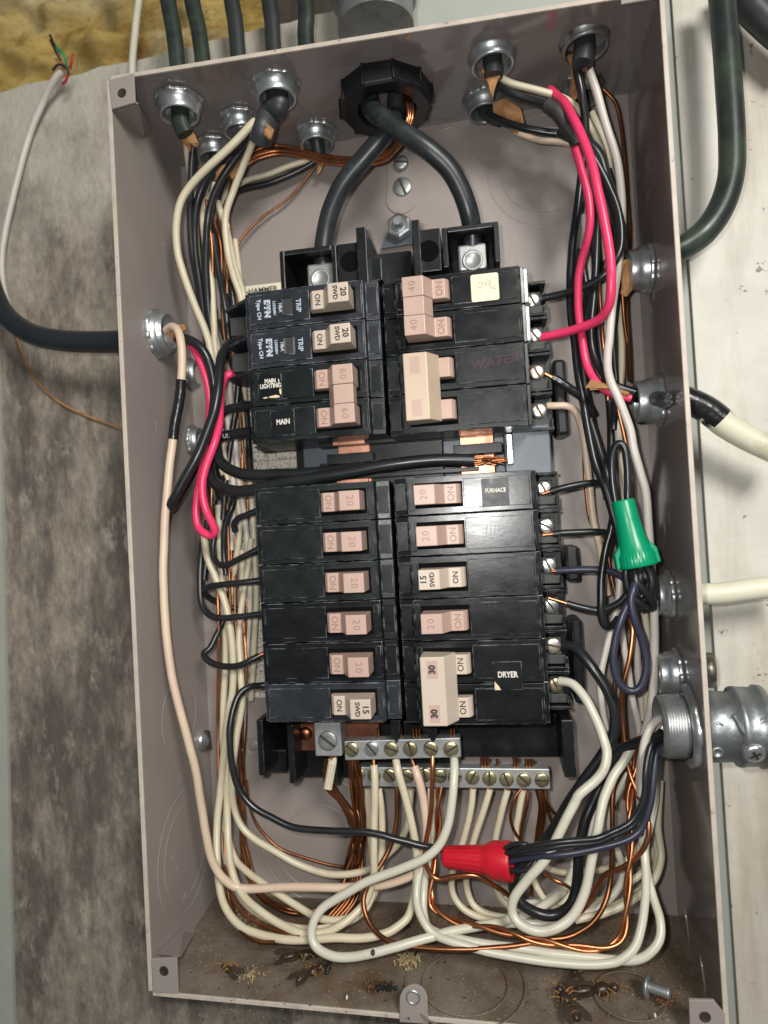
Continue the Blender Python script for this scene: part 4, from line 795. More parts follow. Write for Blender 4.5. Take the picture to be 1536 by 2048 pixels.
wire('copper wire curving low left toward the dead wasp','copper',.9,[(448,1660,24),(452,1730,30),(462,1789,40),(489,1828,46),(530,1852,50),(577,1868,54),(600,1874,56)],cat='copper wire')
wire('single copper wire arcing beneath the black one over the pressed circle','copper_dark',.85,[(491,1560,18),(499,1612,18),(517,1654,18),(556,1694,18),(608,1715,18),(660,1730,18),(697,1732,18),(712,1716,20)],cat='copper wire')
for k in range(7):
    d=k-3; J=lambda a: RJ.uniform(-a,a)
    wire('bare copper wire of the bundle under the square lug and bar','copper_dark',.85,[(706+d*2.4,1516,40),(710+d*3.4,1545,38+J(2)),(716+d*3.2+J(4),1600,34+J(3)),(721+d*3+J(5),1650,31+J(4)),(716+d*4+J(6),1700,28+J(4)),(702+d*5+J(6),1745,27+J(4)),(690+d*6+J(6),1785,29+J(4)),(655+d*4+J(10),1816+J(6),31+J(3)),(615,1824+J(7),31+J(3)),(570,1820+J(8),30+J(3)),(530+J(8),1800+J(7),26),(504+J(8),1766,24),(490+d*2+J(6),1716,22),(484+J(8),1638,20),(478+J(8),1560,18)],cat='copper wire',group='bare copper wires bundled under the upper terminal bar')
for k in range(5):
    d=k-2
    wire('bare copper wire fanning from behind the square lug','copper_dark',.85,[(655+d*2,1516,30),(652+d*2,1545,28),(664+d*4,1580,26),(690+d*5,1612+d*3,24),(708+d*4,1650,24+d),(716+d*5,1700,24-d),(710+d*5,1760,27),(698+d*7,1800,32),(666+d*8,1840,38)],cat='copper wire',group='bare copper wires fanning from behind the square lug')
mw=None
o=wire('short flat striped cream cut end hanging from the square lug','wcream',2.3,[(664,1516,44),(665,1522,44),(661,1545,45),(655,1578,46)],seg=8,flat=.5,tips=(3,0),upv=(0,0,1))
for k in (-1,0,1): MB().tube([P(664+k*5,1528,46.4),P(655+k*5,1576,47.4)],.16,4).build('insulation_ridge','wgrey',o)
# ---- lower middle
wire('stout copper wire from the fifth bar screw weaving to the far right','copper',1.25,[(865,1512,44),(865,1540,46),(864,1597,46),(857,1655,46),(850,1705,46),(857,1742,46),(876,1758,46),(907,1753,47),(944,1750,48),(975,1763,46),(1011,1786,42),(1047,1820,38),(1094,1846,36),(1141,1838,36),(1175,1808,38),(1196,1768,42),(1212,1748,46),(1245,1735,50),(1277,1711,52),(1294,1680,53),(1296,1648,52),(1288,1615,48),(1272,1580,42),(1255,1530,38),(1246,1450,36),(1244,1398,37),(1248,1362,38),(1260,1310,38),(1265,1262,36),(1257,1230,32),(1258,1150,26),(1262,1050,26),(1262,980,28),(1258,900,26),(1250,820,24)],cat='copper wire')
wire('copper wire bending left then right low under the bars','copper_dark',1.2,[(793,1572,30),(794,1600,31),(792,1650,33),(777,1701,36),(745,1756,42),(728,1792,48),(731,1828,52),(748,1860,56),(779,1882,60),(829,1894,62),(894,1899,63),(972,1897,62),(1047,1889,60),(1094,1880,58),(1141,1872,56),(1188,1843,50),(1211,1803,44),(1221,1756,40),(1225,1687,38),(1225,1594,34),(1236,1556,30),(1262,1520,26),(1290,1490,30)],cat='copper wire')
def twist(label,c,r,off,turn,m,group):
    q=cr([Pin(a,b,h,2) for a,b,h in c]); 
    for s_ in (0,math.pi):
        out=[]; L=0
        for i,p in enumerate(q):
            if i: L+=np.linalg.norm(q[i]-q[i-1])
            T=(q[min(i+1,len(q)-1)]-q[max(i-1,0)]); u,v,a_=frame(T); u=np.cross(a_,[0,0,1.]); u/=np.linalg.norm(u)+1e-9; v=np.cross(a_,u)
            ph=L/turn*2*math.pi+s_; out.append(p+off*(math.cos(ph)*u+math.sin(ph)*v))
        o=MB().tube(out,r,8).build('copper_wire',m,loc=out[0],fix=False); tag(o,label,'copper wire',group)
twist('one of two copper wires loosely twisted together round the bottom right',[(879,1573,32),(876,1610,33),(876,1660,34),(868,1714,36),(862,1792,42),(873,1822,46),(918,1845,50),(972,1854,54),(1025,1868,58),(1070,1880,60),(1141,1893,62),(1199,1898,62),(1236,1882,60),(1250,1850,58),(1255,1781,54),(1260,1711,50),(1258,1641,46),(1260,1594,42),(1268,1547,38),(1275,1505,36),(1292,1468,38),(1318,1450,42)],1.0,1.0,38,'copper','twisted copper pair round the bottom right')
wire('greyish white long wire running along the bottom to the big fitting','wwhite',1.95,[(862,1576,30),(860,1620,32),(852,1680,38),(838,1748,44),(833,1790,48),(836,1818,52),(850,1848,56),(870,1869,58),(902,1882,60),(972,1902,62),(1070,1920,64),(1141,1927,65),(1211,1928,66),(1246,1917,66),(1272,1888,64),(1285,1840,60),(1292,1781,56),(1290,1723,52),(1284,1669,46),(1281,1610,42),(1280,1555,42),(1284,1512,44),(1296,1470,47),(1322,1440,50)])
wire('pale yellowish long wire on the widest bottom right curve','wwhite',1.95,[(868,1576,30),(866,1640,32),(856,1720,38),(847,1779,42),(848,1828,48),(866,1862,54),(946,1884,58),(1050,1898,60),(1110,1907,62),(1180,1914,63),(1234,1920,64),(1275,1919,66),(1303,1903,66),(1320,1875,64),(1319,1838,60),(1306,1795,54),(1294,1745,48),(1290,1690,42),(1302,1640,36),(1311,1580,30),(1316,1520,24)])
# bar whites right
for lab,pts in (('cream wire furthest left of those under the lower bar right half',[(946,1577,31),(941,1620,31),(925,1685,30),(907,1735,29),(905,1785,28),(928,1818,30),(972,1837,32),(1030,1842,34),(1100,1836,32),(1170,1818,28),(1230,1782,24),(1290,1740,20),(1310,1690,18),(1313,1600,16),(1308,1500,14),(1300,1400,14)]),
 ('cream wire second under the lower bar right half',[(980,1578,31),(970,1612,31),(949,1675,29),(934,1727,27),(934,1775,26),(949,1812,28),(990,1832,30),(1060,1838,30),(1130,1826,26),(1200,1800,22)]),
 ('cream wire third under the lower bar right half',[(1015,1580,31),(1006,1610,31),(993,1668,28),(986,1725,25),(992,1775,24),(1014,1810,26),(1060,1830,26),(1120,1812,22),(1150,1770,16)]),
 ('cream wire between two curling copper wires under the lower bar',[(1046,1580,31),(1038,1625,30),(1032,1668,28),(1045,1710,24),(1068,1762,22),(1090,1800,20),(1120,1822,20),(1165,1828,20)])):
    wire(lab,'wcream',1.75,pts,tips=(3,0))
wire('copper wire curling left around a cream one under the bar','copper_dark',.85,[(1040,1580,32),(1028,1598,33),(1021,1630,33),(1026,1656,32),(1040,1680,28),(1052,1700,24)],cat='copper wire')
wire('copper wire hugging the right of the curled cream one','copper_dark',.85,[(1056,1580,32),(1054,1610,33),(1044,1650,31),(1042,1680,27),(1058,1706,22)],cat='copper wire')
for k,pts in enumerate(([(1073,1580,31),(1080,1615,30),(1072,1680,28),(1066,1730,24),(1062,1790,20)],[(1077,1580,32),(1084,1620,32),(1078,1680,29),(1070,1730,24)],[(1082,1580,32),(1090,1620,32),(1084,1670,29),(1076,1720,25)],[(1088,1580,31),(1096,1620,30),(1106,1655,24),(1118,1690,18)],[(1090,1580,33),(1095,1608,33),(1112,1630,28),(1130,1642,20)])):
    wire('copper wire fanning from the last screw of the lower bar','copper_dark',.85,pts,cat='copper wire',group='copper wires under the last screw of the lower bar')
wire('short copper end poking between the loops low right','copper',.9,[(1088,1746,30),(1110,1760,34),(1130,1770,34),(1144,1780,30)],cat='copper wire')
wire('cream wire running flat across behind the black and white loops','wcream',1.75,[(1082,1728,16),(1100,1738,17),(1135,1746,17),(1180,1742,17),(1215,1736,16),(1260,1715,14),(1300,1660,12)])
wire('small cream wire dipping between the loops low right','wcream',1.7,[(1064,1755,24),(1075,1778,25),(1092,1802,26),(1118,1818,26),(1150,1806,24)])
for k in range(9):
    x=(760,799,830,866,905,967,998,1032,1056)[k]
    mb=MB(); p=P(x-3,1470 if k<5 else 1532,41 if k<5 else 30); 
    for j in range(1+k%3): mb.tube([p+(j*1.6,-1,0),p+(j*1.6,3.4+k%2,0)],.8,7)
    o=mb.build('copper_stub','copper_dark',fix=False); tag(o,'short copper wire end poking up behind a terminal bar','copper wire',group='copper ends poking up behind the terminal bars')
# ---- lower right loops
wire('big white loop hanging from the DRYER breaker lower screw','wwhite',2.25,[(1120,1362,34),(1146,1367,38),(1169,1394,42),(1190,1435,46),(1206,1475,50),(1214,1505,52),(1209,1535,54),(1190,1562,55),(1160,1588,56),(1150,1605,56),(1131,1641,57),(1113,1678,58),(1089,1720,58),(1056,1758,58),(1030,1793,58),(1024,1823,58),(1040,1849,60),(1075,1863,60),(1113,1856,60),(1148,1828,58),(1170,1781,56),(1185,1711,54),(1197,1650,52),(1207,1598,48),(1225,1555,44),(1248,1522,40),(1262,1495,38)])
wire('thick black loop from the DRYER breaker upper screw','wblack',2.5,[(1118,1292,30),(1146,1294,34),(1169,1317,38),(1194,1350,41),(1217,1387,43),(1230,1425,44),(1227,1468,44),(1208,1505,44),(1173,1554,44),(1141,1600,44),(1094,1676,44),(1045,1725,44),(1026,1768,44),(1040,1804,46),(1077,1827,46),(1113,1829,46),(1141,1809,46),(1153,1770,44),(1159,1699,42),(1171,1641,40),(1188,1600,38),(1210,1550,36),(1235,1508,36),(1265,1488,40),(1295,1478,46),(1325,1468,50)],seg=14)
wire('black wire running from the big fitting over the white loop to the red nut','wblack',1.45,[(1325,1475,54),(1302,1490,58),(1292,1540,62),(1288,1595,64),(1266,1640,65),(1230,1662,66),(1188,1678,66),(1129,1683,66),(1070,1692,64),(1030,1702,58),(1000,1712,52)])
wire('second black wire pressed against the first on its way to the red nut','wblack',1.35,[(1327,1476,50),(1306,1494,56),(1297,1543,60),(1291,1599,62),(1268,1648,63),(1232,1669,64),(1188,1686,64),(1129,1691,64),(1070,1700,62),(1030,1708,56),(1000,1716,50)])
wire('navy wire beneath the black pair leading to the red nut','wnavy',1.6,[(1330,1484,48),(1315,1500,54),(1307,1550,57),(1301,1603,59),(1285,1653,60),(1262,1676,61),(1223,1690,61),(1164,1703,61),(1105,1711,60),(1055,1715,55),(1010,1724,50)])
wire('small black curl above the mouth of the red nut','wblack',1.2,[(1005,1700,52),(1024,1690,56),(1045,1688,58),(1060,1694,58),(1072,1706,56),(1068,1716,52)])
wire('small black curl below the mouth of the red nut','wblack',1.2,[(1000,1735,50),(1026,1740,54),(1052,1739,56),(1068,1728,56),(1074,1714,54)])
wire('grey white wire curving out of the big fitting mouth','wgrey',1.9,[(1330,1436,50),(1312,1442,54),(1298,1462,56),(1288,1495,56),(1284,1540,54),(1282,1590,50)])
wire('greyish wire diving from the fitting down behind the black loop','wgrey',2.0,[(1246,1525,30),(1225,1545,32),(1206,1575,34),(1190,1620,36),(1176,1690,36)])
wire('pale wire descending beside the right gutter into the lower tangle','wwhite',1.9,[(1254,1545,24),(1238,1580,26),(1220,1615,27),(1220,1650,28),(1230,1690,28),(1243,1725,30),(1244,1760,32),(1223,1793,34),(1188,1820,36),(1141,1838,38),(1080,1846,40),(1000,1848,42)])
wire('cream wire hugging the lower right corner of the back','wcream',1.85,[(1318,1500,16),(1316,1570,18),(1312,1664,20),(1314,1723,24),(1294,1768,28),(1246,1803,32),(1188,1830,34),(1130,1838,34)])
wire('cream wire next outward in the lower right corner','wcream',1.85,[(1320,1560,20),(1316,1650,24),(1322,1715,28),(1306,1762,34),(1268,1798,40),(1205,1828,42),(1150,1840,42)])
wire('pale wire sloping from the lower tangle beneath the white loops','wwhite',1.7,[(1010,1790,18),(1040,1806,20),(1090,1800,22),(1130,1770,22),(1146,1735,20)])
# ---- right side
wire('bright pinkish red wire arching down to the OVEN breaker','wred',2.2,[(1100,180,40),(1118,196,46),(1131,208,52),(1150,243,57),(1171,290,60),(1187,342,62),(1202,408,63),(1212,460,63),(1220,510,63),(1223,560,62),(1219,605,58),(1203,634,52),(1175,651,46),(1134,664,39),(1096,672,33),(1078,677,30)])
wire('darker pinkish red wire behind running to the taped connector','wred',2.0,[(1136,250,44),(1146,285,46),(1160,329,47),(1175,386,47),(1180,434,46),(1174,478,44),(1162,530,42),(1156,580,40),(1159,636,38),(1165,678,38),(1171,722,38),(1184,751,40),(1200,772,42),(1225,788,44),(1262,797,44)])
wire('long black wire from the top right connector down past the breakers','wblack',2.0,[(1152,110,48),(1153,135,48),(1163,186,46),(1170,238,42),(1168,300,38),(1161,368,35),(1150,447,33),(1143,510,32),(1140,563,31),(1142,626,31),(1149,688,31),(1157,751,31),(1164,792,32),(1173,845,34),(1188,918,37),(1209,975,40),(1226,1028,42),(1238,1080,44),(1250,1140,46)])
wire('black wire arcing from the taped splice into the OVEN breaker screw','wblack',1.9,[(996,171,44),(1020,184,46),(1050,196,46),(1095,212,47),(1125,242,48),(1160,280,48),(1190,320,47),(1218,375,46),(1238,430,46),(1243,480,46),(1234,515,46),(1211,547,44),(1186,565,41),(1157,578,38),(1123,588,33),(1085,597,30)])
wire('black tape wrapped splice above the pinkish red wires','tapegrey',3.4,[(1094,210,49),(1112,222,50),(1128,243,50),(1144,268,49),(1156,288,48)],cat='tape',seg=12,name='tape_wrap')
wire('thick black wire bundle bending outward at the top right','wblack',3.0,[(1120,262,36),(1150,276,38),(1180,292,40),(1200,318,40),(1212,360,40),(1228,410,40),(1240,460,42),(1244,500,42)],seg=12)
wire('black wire sagging from the rear right connector past the red wires','wblack',1.9,[(975,225,26),(994,238,28),(1043,255,30),(1095,265,30),(1134,270,30),(1165,284,30),(1185,315,30),(1194,370,30),(1196,430,31),(1193,490,32),(1190,550,33),(1185,610,34),(1181,667,35),(1186,705,36),(1198,734,38),(1216,758,42),(1240,775,44),(1270,785,44)])
wire('glossy black wire dropping behind the long red wire','wblack',2.0,[(1160,500,26),(1170,560,28),(1178,600,28),(1172,640,27),(1166,700,26),(1168,760,26),(1180,830,26),(1194,900,27),(1205,950,27)])
o=wire('cream wire leaving the brown papered connector over to the red wire','wcream',1.7,[(992,150,44),(1002,155,46),(1022,166,46),(1082,182,44),(1129,198,42),(1160,222,38),(1186,262,34),(1206,310,32),(1214,370,30),(1216,440,28),(1222,520,26)])
wire('long cream wire from top right down beside the green nut to the fitting','wgrey',2.05,[(1172,120,46),(1179,142,46),(1194,186,44),(1212,251,41),(1233,316,39),(1241,368,38),(1244,430,37),(1240,500,36),(1232,560,36),(1223,626,38),(1218,680,40),(1215,730,44),(1222,765,47),(1238,800,48),(1259,855,47),(1268,902,46),(1280,944,45),(1291,986,44),(1297,1048,42),(1301,1120,40),(1307,1190,38),(1309,1260,37),(1308,1346,36),(1303,1408,35),(1294,1446,34),(1278,1500,32),(1262,1530,30)])
wire('low cream wire sagging under the rear right black wire','wbeige',1.6,[(1030,262,20),(1046,270,21),(1082,281,22),(1134,286,22),(1170,300,22),(1196,340,22),(1205,420,20),(1212,520,20)])
wire('cream wire close to the right corner of the back','wcream',1.8,[(1184,225,26),(1200,262,26),(1215,310,24),(1226,380,22),(1236,470,20),(1240,560,20),(1242,640,20),(1244,730,20),(1240,790,22),(1238,880,22),(1250,960,22),(1262,1060,22),(1285,1200,22),(1294,1275,22),(1290,1350,22),(1296,1450,22)])
for k,(lab,pts) in enumerate((('black wire running deep behind the red wires on the right',[(1196,300,18),(1206,400,18),(1200,500,18),(1192,600,18),(1200,700,18),(1218,800,18),(1222,900,20),(1214,1000,22)]),
   ('black wire close behind the highest right connector',[(1216,340,28),(1236,420,28),(1246,500,26),(1236,580,24),(1226,680,22),(1232,780,22),(1226,860,24)]),
   ('black wire passing behind the taped connector mouth',[(1226,600,14),(1230,700,14),(1234,800,14),(1246,880,14),(1256,960,14)]))):
    wire(lab,'wblack',2.0,pts)
RG='cream wires behind the black ones in the right gutter'
for pts in ([(1168,430,16),(1176,520,16),(1180,620,16),(1200,700,16),(1218,790,16),(1226,870,16),(1236,960,17),(1240,1080,18),(1236,1200,20),(1213,1294,22),(1202,1346,24),(1202,1398,24),(1212,1460,22)],
            [(1230,800,22),(1240,900,22),(1248,980,20),(1240,1090,18),(1240,1200,18),(1246,1283,20),(1254,1325,20),(1263,1387,20),(1277,1450,20),(1282,1500,20)],
            [(1210,560,18),(1214,660,18),(1222,780,18),(1248,880,18),(1262,1000,18),(1272,1120,18),(1270,1220,18),(1276,1346,18),(1288,1440,18)]):
    wire('cream wire deep in the right gutter behind black wires','wgrey',1.75,pts,group=RG)
for k,pts in enumerate(([(1207,178,24),(1231,207,22),(1242,251,20),(1250,329,18),(1257,420,16),(1259,473,16),(1256,560,18),(1254,610,22),(1257,680,24),(1259,730,28),(1259,762,32)],
            [(1199,560,22),(1200,605,24),(1205,678,26),(1210,725,26),(1216,800,24)],
            [(1245,590,26),(1248,640,24),(1256,700,24),(1258,760,24)],
            [(1168,900,12),(1170,960,12),(1180,1040,12),(1210,1090,12),(1222,1150,14),(1240,1250,14),(1230,1340,14),(1228,1420,14)],
            [(1230,790,30),(1250,880,30),(1262,940,32),(1265,1002,34),(1268,1060,30)],
            [(1180,160,24),(1196,200,22),(1206,260,20),(1214,340,18),(1222,440,18),(1228,540,18)],
            [(1232,1430,18),(1240,1500,18),(1236,1560,20),(1232,1620,22)],
            [(1290,1470,30),(1268,1510,28),(1256,1560,28),(1250,1600,28)])):
    wire(('copper wire nearest the right corner from top to connector','thin copper wire glinting between the red and cream wires','copper wire beside the brown paper of the highest right connector','copper wire hugging the right side behind the lower breakers','bright copper wire disappearing under the green wire nut','copper wire at the top right behind the grey cream wire','copper wire dropping behind the black loop at lower right','copper wire leaving the big fitting toward the tangle')[k],'copper' if k in (1,4) else 'copper_dark',.95,pts,cat='copper wire')
wire('cream wire bending out of the WATER breaker lower screw','wbeige',1.85,[(1090,812,28),(1108,811,30),(1130,811,30),(1148,820,28),(1160,845,25),(1170,890,22),(1178,960,20),(1186,1038,20),(1199,1095,20),(1208,1150,19),(1216,1190,18)])
wire('short dark wire with bare tip out of the WATER breaker upper screw','tape',2.3,[(1104,755,33),(1123,766,33),(1146,782,32),(1170,800,30),(1186,830,27)],tips=(4,0))
for lab,m_,pts,tp in (('black wire leaving the FURNACE breaker screw','wblack',[(1100,983,34),(1120,977,34),(1150,970,33),(1185,966,31),(1215,968,28),(1226,985,27)],(4,0)),
  ('black wire with copper tip leaving the chalk marked breaker','wblack',[(1106,1068,34),(1125,1066,34),(1155,1065,33),(1213,1065,31),(1235,1075,29)],(5,0)),
  ('navy wire leaving the right 15 SWD breaker','wnavy',[(1112,1142,34),(1132,1140,35),(1184,1139,37),(1222,1143,40),(1248,1156,43),(1262,1165,44)],(2,0)),
  ('black wire with long bare copper end above the DRYER breaker','wblack',[(1133,1207,40),(1150,1212,40),(1178,1218,40),(1205,1219,41),(1236,1207,43),(1254,1188,44),(1262,1165,44)],(9,0))):
    wire(lab,m_,1.75,pts,tips=tp)
wire('black wire loop standing above the green wire nut','wblack',1.85,[(1236,1030,50),(1229,990,50),(1224,950,50),(1224,915,50),(1231,893,50),(1241,888,50),(1250,898,50),(1254,925,50),(1256,960,50),(1256,1000,50),(1258,1040,48)])
wire('long black wire slanting behind the green nut into a bottom bend','wblack',1.95,[(1180,840,30),(1200,905,34),(1215,955,38),(1228,1010,40),(1222,1060,41),(1212,1095,41),(1204,1150,41),(1202,1200,42),(1203,1232,42),(1211,1252,41),(1226,1250,38),(1236,1238,34)])
for k,(lab,pts) in enumerate((('black wire twisting out of the green nut on its left',[(1253,1128,50),(1252,1160,50),(1262,1190,50),(1278,1206,50),(1296,1212,48)]),
   ('black wire twisting out of the green nut at its centre',[(1268,1130,52),(1272,1160,54),(1286,1180,54),(1302,1198,52),(1306,1214,48),(1292,1216,46)]),
   ('black wire twisting out of the green nut on its right',[(1290,1128,50),(1300,1148,50),(1304,1172,50),(1294,1196,48),(1272,1204,46),(1258,1196,44)]),
   ('short black wire tucked under the green nut tangle',[(1298,1130,48),(1308,1160,48),(1310,1190,47),(1300,1210,46),(1280,1218,44)]))):
    wire(lab,'wblack',1.9,pts)
wire('navy wire drooping in a long teardrop loop under the green nut','wnavy',1.8,[(1280,1150,52),(1272,1175,54),(1258,1204,55),(1242,1240,56),(1231,1280,56),(1227,1325,56),(1234,1358,56),(1250,1378,56),(1268,1382,56),(1285,1367,56),(1293,1328,56),(1285,1286,56),(1271,1246,57),(1263,1210,57),(1266,1180,56),(1276,1155,52)])
paperbit('brown paper flap at the highest right side connector',[(1240,528),(1250,518),(1284,516),(1286,534),(1266,538),(1262,552),(1262,580),(1254,594),(1244,590),(1244,556)],34,1.0)
paperbit('brown paper strip lying over the red wire by the taped connector',[(1174,766),(1182,762),(1218,768),(1262,790),(1256,796),(1216,780),(1172,780)],46,.9,2)
paperbit('brown paper twist hanging from the connector right of the hub',[(960,146),(975,140),(1000,146),(1002,158),(994,166),(988,180),(984,198),(978,180),(972,164),(962,156)],50,2.0)
paperbit('brown paper scrap under the rear right connector',[(986,214),(1010,206),(1040,220),(1046,246),(1036,268),(1022,262),(1008,240),(988,232)],24,2.0)
paperbit('brown paper frill below the top right connector',[(1134,118),(1150,112),(1180,114),(1186,124),(1172,130),(1168,150),(1158,130),(1142,130)],48,1.8)
paperbit('long brown paper strips behind the top right wires',[(1146,140),(1158,138),(1166,150),(1160,180),(1150,200),(1142,206),(1140,190)],34,1.4)
wire('black sheath end in the connector right of the hub','cable2',4.6,[conp(983,98,-2),conp(983,98,5),conp(983,98,11),conp(983,98,14)],cat='cable',seg=14,name='sheathed_cable')
wire('dark sheath end leaving the top right connector','cable2',5.0,[conp(1168,62,-2),conp(1168,62,5),conp(1168,62,11,-1),conp(1168,62,16,-2)],cat='cable',seg=14,name='sheathed_cable')
wire('dark sheath end bending from the rear right connector','cable2',4.2,[conp(968,196,-2),conp(968,196,6),conp(968,196,11,3,2),conp(968,196,14,8,3)],cat='cable',seg=14,name='sheathed_cable')
wire('black taped cable end entering through the right side connector','tape',3.6,[(1330,800,30),(1300,795,32),(1270,790,36),(1252,786,40),(1242,784,42)],cat='cable',seg=14,name='sheathed_cable')
wire('thick black jacket ending just below the back connector left of the hub','cable2',3.8,[conp(632,262,-2),conp(632,262,5),conp(632,262,10,0,-3),conp(632,262,15,0,-6)],cat='cable',seg=12,name='sheathed_cable')
# wire nuts
def nut(label, pa, pb, r0, r1, m, ha, hb, kind):
    a=P(*pa,ha); b=P(*pb,hb); d=b-a; L=np.linalg.norm(d); t=thing('wire_nut',a,label,'wire nut')
    if kind=='red':
        n=16; rf=lambda th,tt: 1+(.045 if math.cos(n*th)>0 and .05*L<tt<.58*L else 0)
        pr=[(.01,0),(r0*.8,0),(r0,.8),(r0*1.06,L*.06),(r0*1.38,L*.57),(r0*1.42,L*.60),(r1*.88,L*.68),(r1*.97,L*.75),(r1,L*.96),(r1*.98,L),(r1*.86,L),(r1*.80,L*.85)]
        MB().lathe(pr,a,d,96,rfun=rf,caps=False).build('shell',m,t)
    else:
        pr=[(r0*.55,1.5),(r0*.6,0),(r0*.96,0),(r0,.8),(r0*1.05,L*.3),(r0*1.22,L*.56),(r0*1.36,L*.66),(r1*.86,L*.76),(r1*.96,L*.82),(r1,L*.97),(r1*.97,L),(r1*.86,L),(r1*.8,L*.85)]
        rf=lambda th,tt: 1+(.022 if math.cos(34*th)>0 and tt>.78*L and tt<.99*L else 0)
        MB().lathe(pr,a,d,136,rfun=rf,caps=False).build('shell',m,t)
        u,v,ax=frame(d)
        for sg in (-1,1):
            e=np.array([1,0,0.])*sg - ax*(ax[0]*sg); e/=np.linalg.norm(e); w=np.cross(ax,e)
            q=[a+ax*L*.60+e*r0*1.0,a+ax*L*.76+e*(r1*1.10),a+ax*L*.985+e*(r1*1.14),a+ax*L*.985+e*r0*.9]
            MB().extrude([p-w*2.6 for p in q],w*5.2).build('wing',m,t,bevel=.7)
    MB().lathe([(r1*.8,L*.85),(.01,L*.8)],a,d,20,caps=False).build('mouth','ink',t)
    return t
nut('red twist on wire nut lying under the terminal bars',(886,1713),(1024,1723),4.5,9.0,'rednut',44,50,'red')
nut('green twist on wire nut with wings in the right gutter',(1245,1001),(1277,1134),5.1,8.6,'green',54,56,'green')
# ---- outside cables
def outc(label,m,r,pts,cat='cable',seg=14,flat=1.0,name='sheathed_cable',**k): return wire(label,m,r,pts,cat=cat,inside=False,seg=seg,flat=flat,name=name,**k)
outc('thick greenish black cable curving into the upper right side','cable',6.2,[(1440,-60,26),(1444,0,26),(1452,90,27),(1459,190,28),(1464,280,29),(1462,350,30),(1444,412,31),(1412,460,32),(1378,488,31),(1345,505,30),(1318,514,28)])
outc('thick black cable crossing the top right corner','cable2',8,[(1470,-60,16),(1495,0,16),(1530,40,16),(1600,100,16)])
outc('black cable curving into the left side from off frame','cabblue',6.0,[(-40,480,24),(-22,560,26),(0,615,28),(32,650,30),(75,672,32),(130,682,34),(190,684,36),(245,682,38),(285,672,40)])
o=outc('cream flat cable leaving the right side with a black taped collar','creamcable',6.2,[(1412,821,26),(1424,829,26),(1450,850,26),(1500,878,26),(1580,915,26)],flat=1.0)
MB().tube(cr([P(a,b,26) for a,b in ((1330,788),(1365,797),(1400,812),(1420,824),(1440,840))]),6.6,16).build('tape_wrap','tape',o,fix=False)
outc('cream cable entering the right side level with the green nut','creamcable',5.3,[(1340,1186,28),(1385,1188,28),(1440,1187,28),(1490,1180,28),(1600,1168,28)])
outc('pinkish white cable running down the left board from its frayed end','wgrey',1.95,[(125,142,8),(110,158,7),(86,205,2),(62,262,0),(42,330,0),(22,410,0),(8,480,0),(3,540,0),(10,590,0),(30,640,0)])
outc('thin brown wire dropping across the left board','kraft',.8,[(28,660,-3),(50,720,-3),(75,765,-3),(115,802,-3),(170,830,-3),(250,860,-3)])
outc('white cable passing behind the top left corner tab','wwhite',2.1,[(281,-60,10),(278,0,10),(270,60,11),(266,110,12),(263,170,12)])
for k,(m_,pts) in enumerate((('amber',[(130,140,10),(120,125,12),(112,118,12)]),('green',[(136,138,10),(128,112,14),(108,88,14)]),('rednut',[(140,138,10),(144,122,12),(146,108,12)]),('brownbug',[(130,138,9),(118,116,12),(100,80,14)]),('ink',[(106,140,9),(116,130,12),(132,134,12),(138,150,10)]),('rednut',[(136,150,9),(132,160,8),(126,168,6)]),('wblack',[(122,120,12),(108,90,15),(100,70,15)]))):
    outc(('amber cut core','green cut core','red cut core','brown cut core','dark cut core hooked round','short red cut core','longest black cut core')[k]+' fraying from the cable on the left board',m_,.75,pts,cat='wire',seg=8,name='wire')
Cb=(('leftmost greenish black cable entering the box top',336,354,34,20),('second black cable entering the box top',384,404,30,20),('grey sheened cable third from left above the box',463,475,22,20),('fourth dark cable above the box',538,546,16,20),('fifth dark cable above the box',611,611,30,18))
for lab,xa_,xb2,h,w_ in Cb:
    yb=118-(xb2-354)*.19
    outc(lab,'cable2' if 'grey' in lab or 'fourth' in lab else 'cable',4.6,[(xa_-8,-70,h),(xa_,0,h),((xa_+xb2)/2+2,yb*.5,h),(xb2,yb,h),(xb2+4,yb+50,h)],flat=.8)
cd=thing('metal_conduit',P(750,-20,34),'grey metal conduit rising from the top of the box','conduit')
pA=P(752,60,34); pB=P(745,-160,34)
MB().lathe([(20,0),(20,pB[1]-pA[1])],pA,(0,1,0),40).build('conduit_tube','zinc_dull',cd)
MB().lathe([(21.5,14),(22.5,15),(22.5,24),(21.5,25)],pA,(0,1,0),40).build('coupling_ring','zinc_dull',cd)
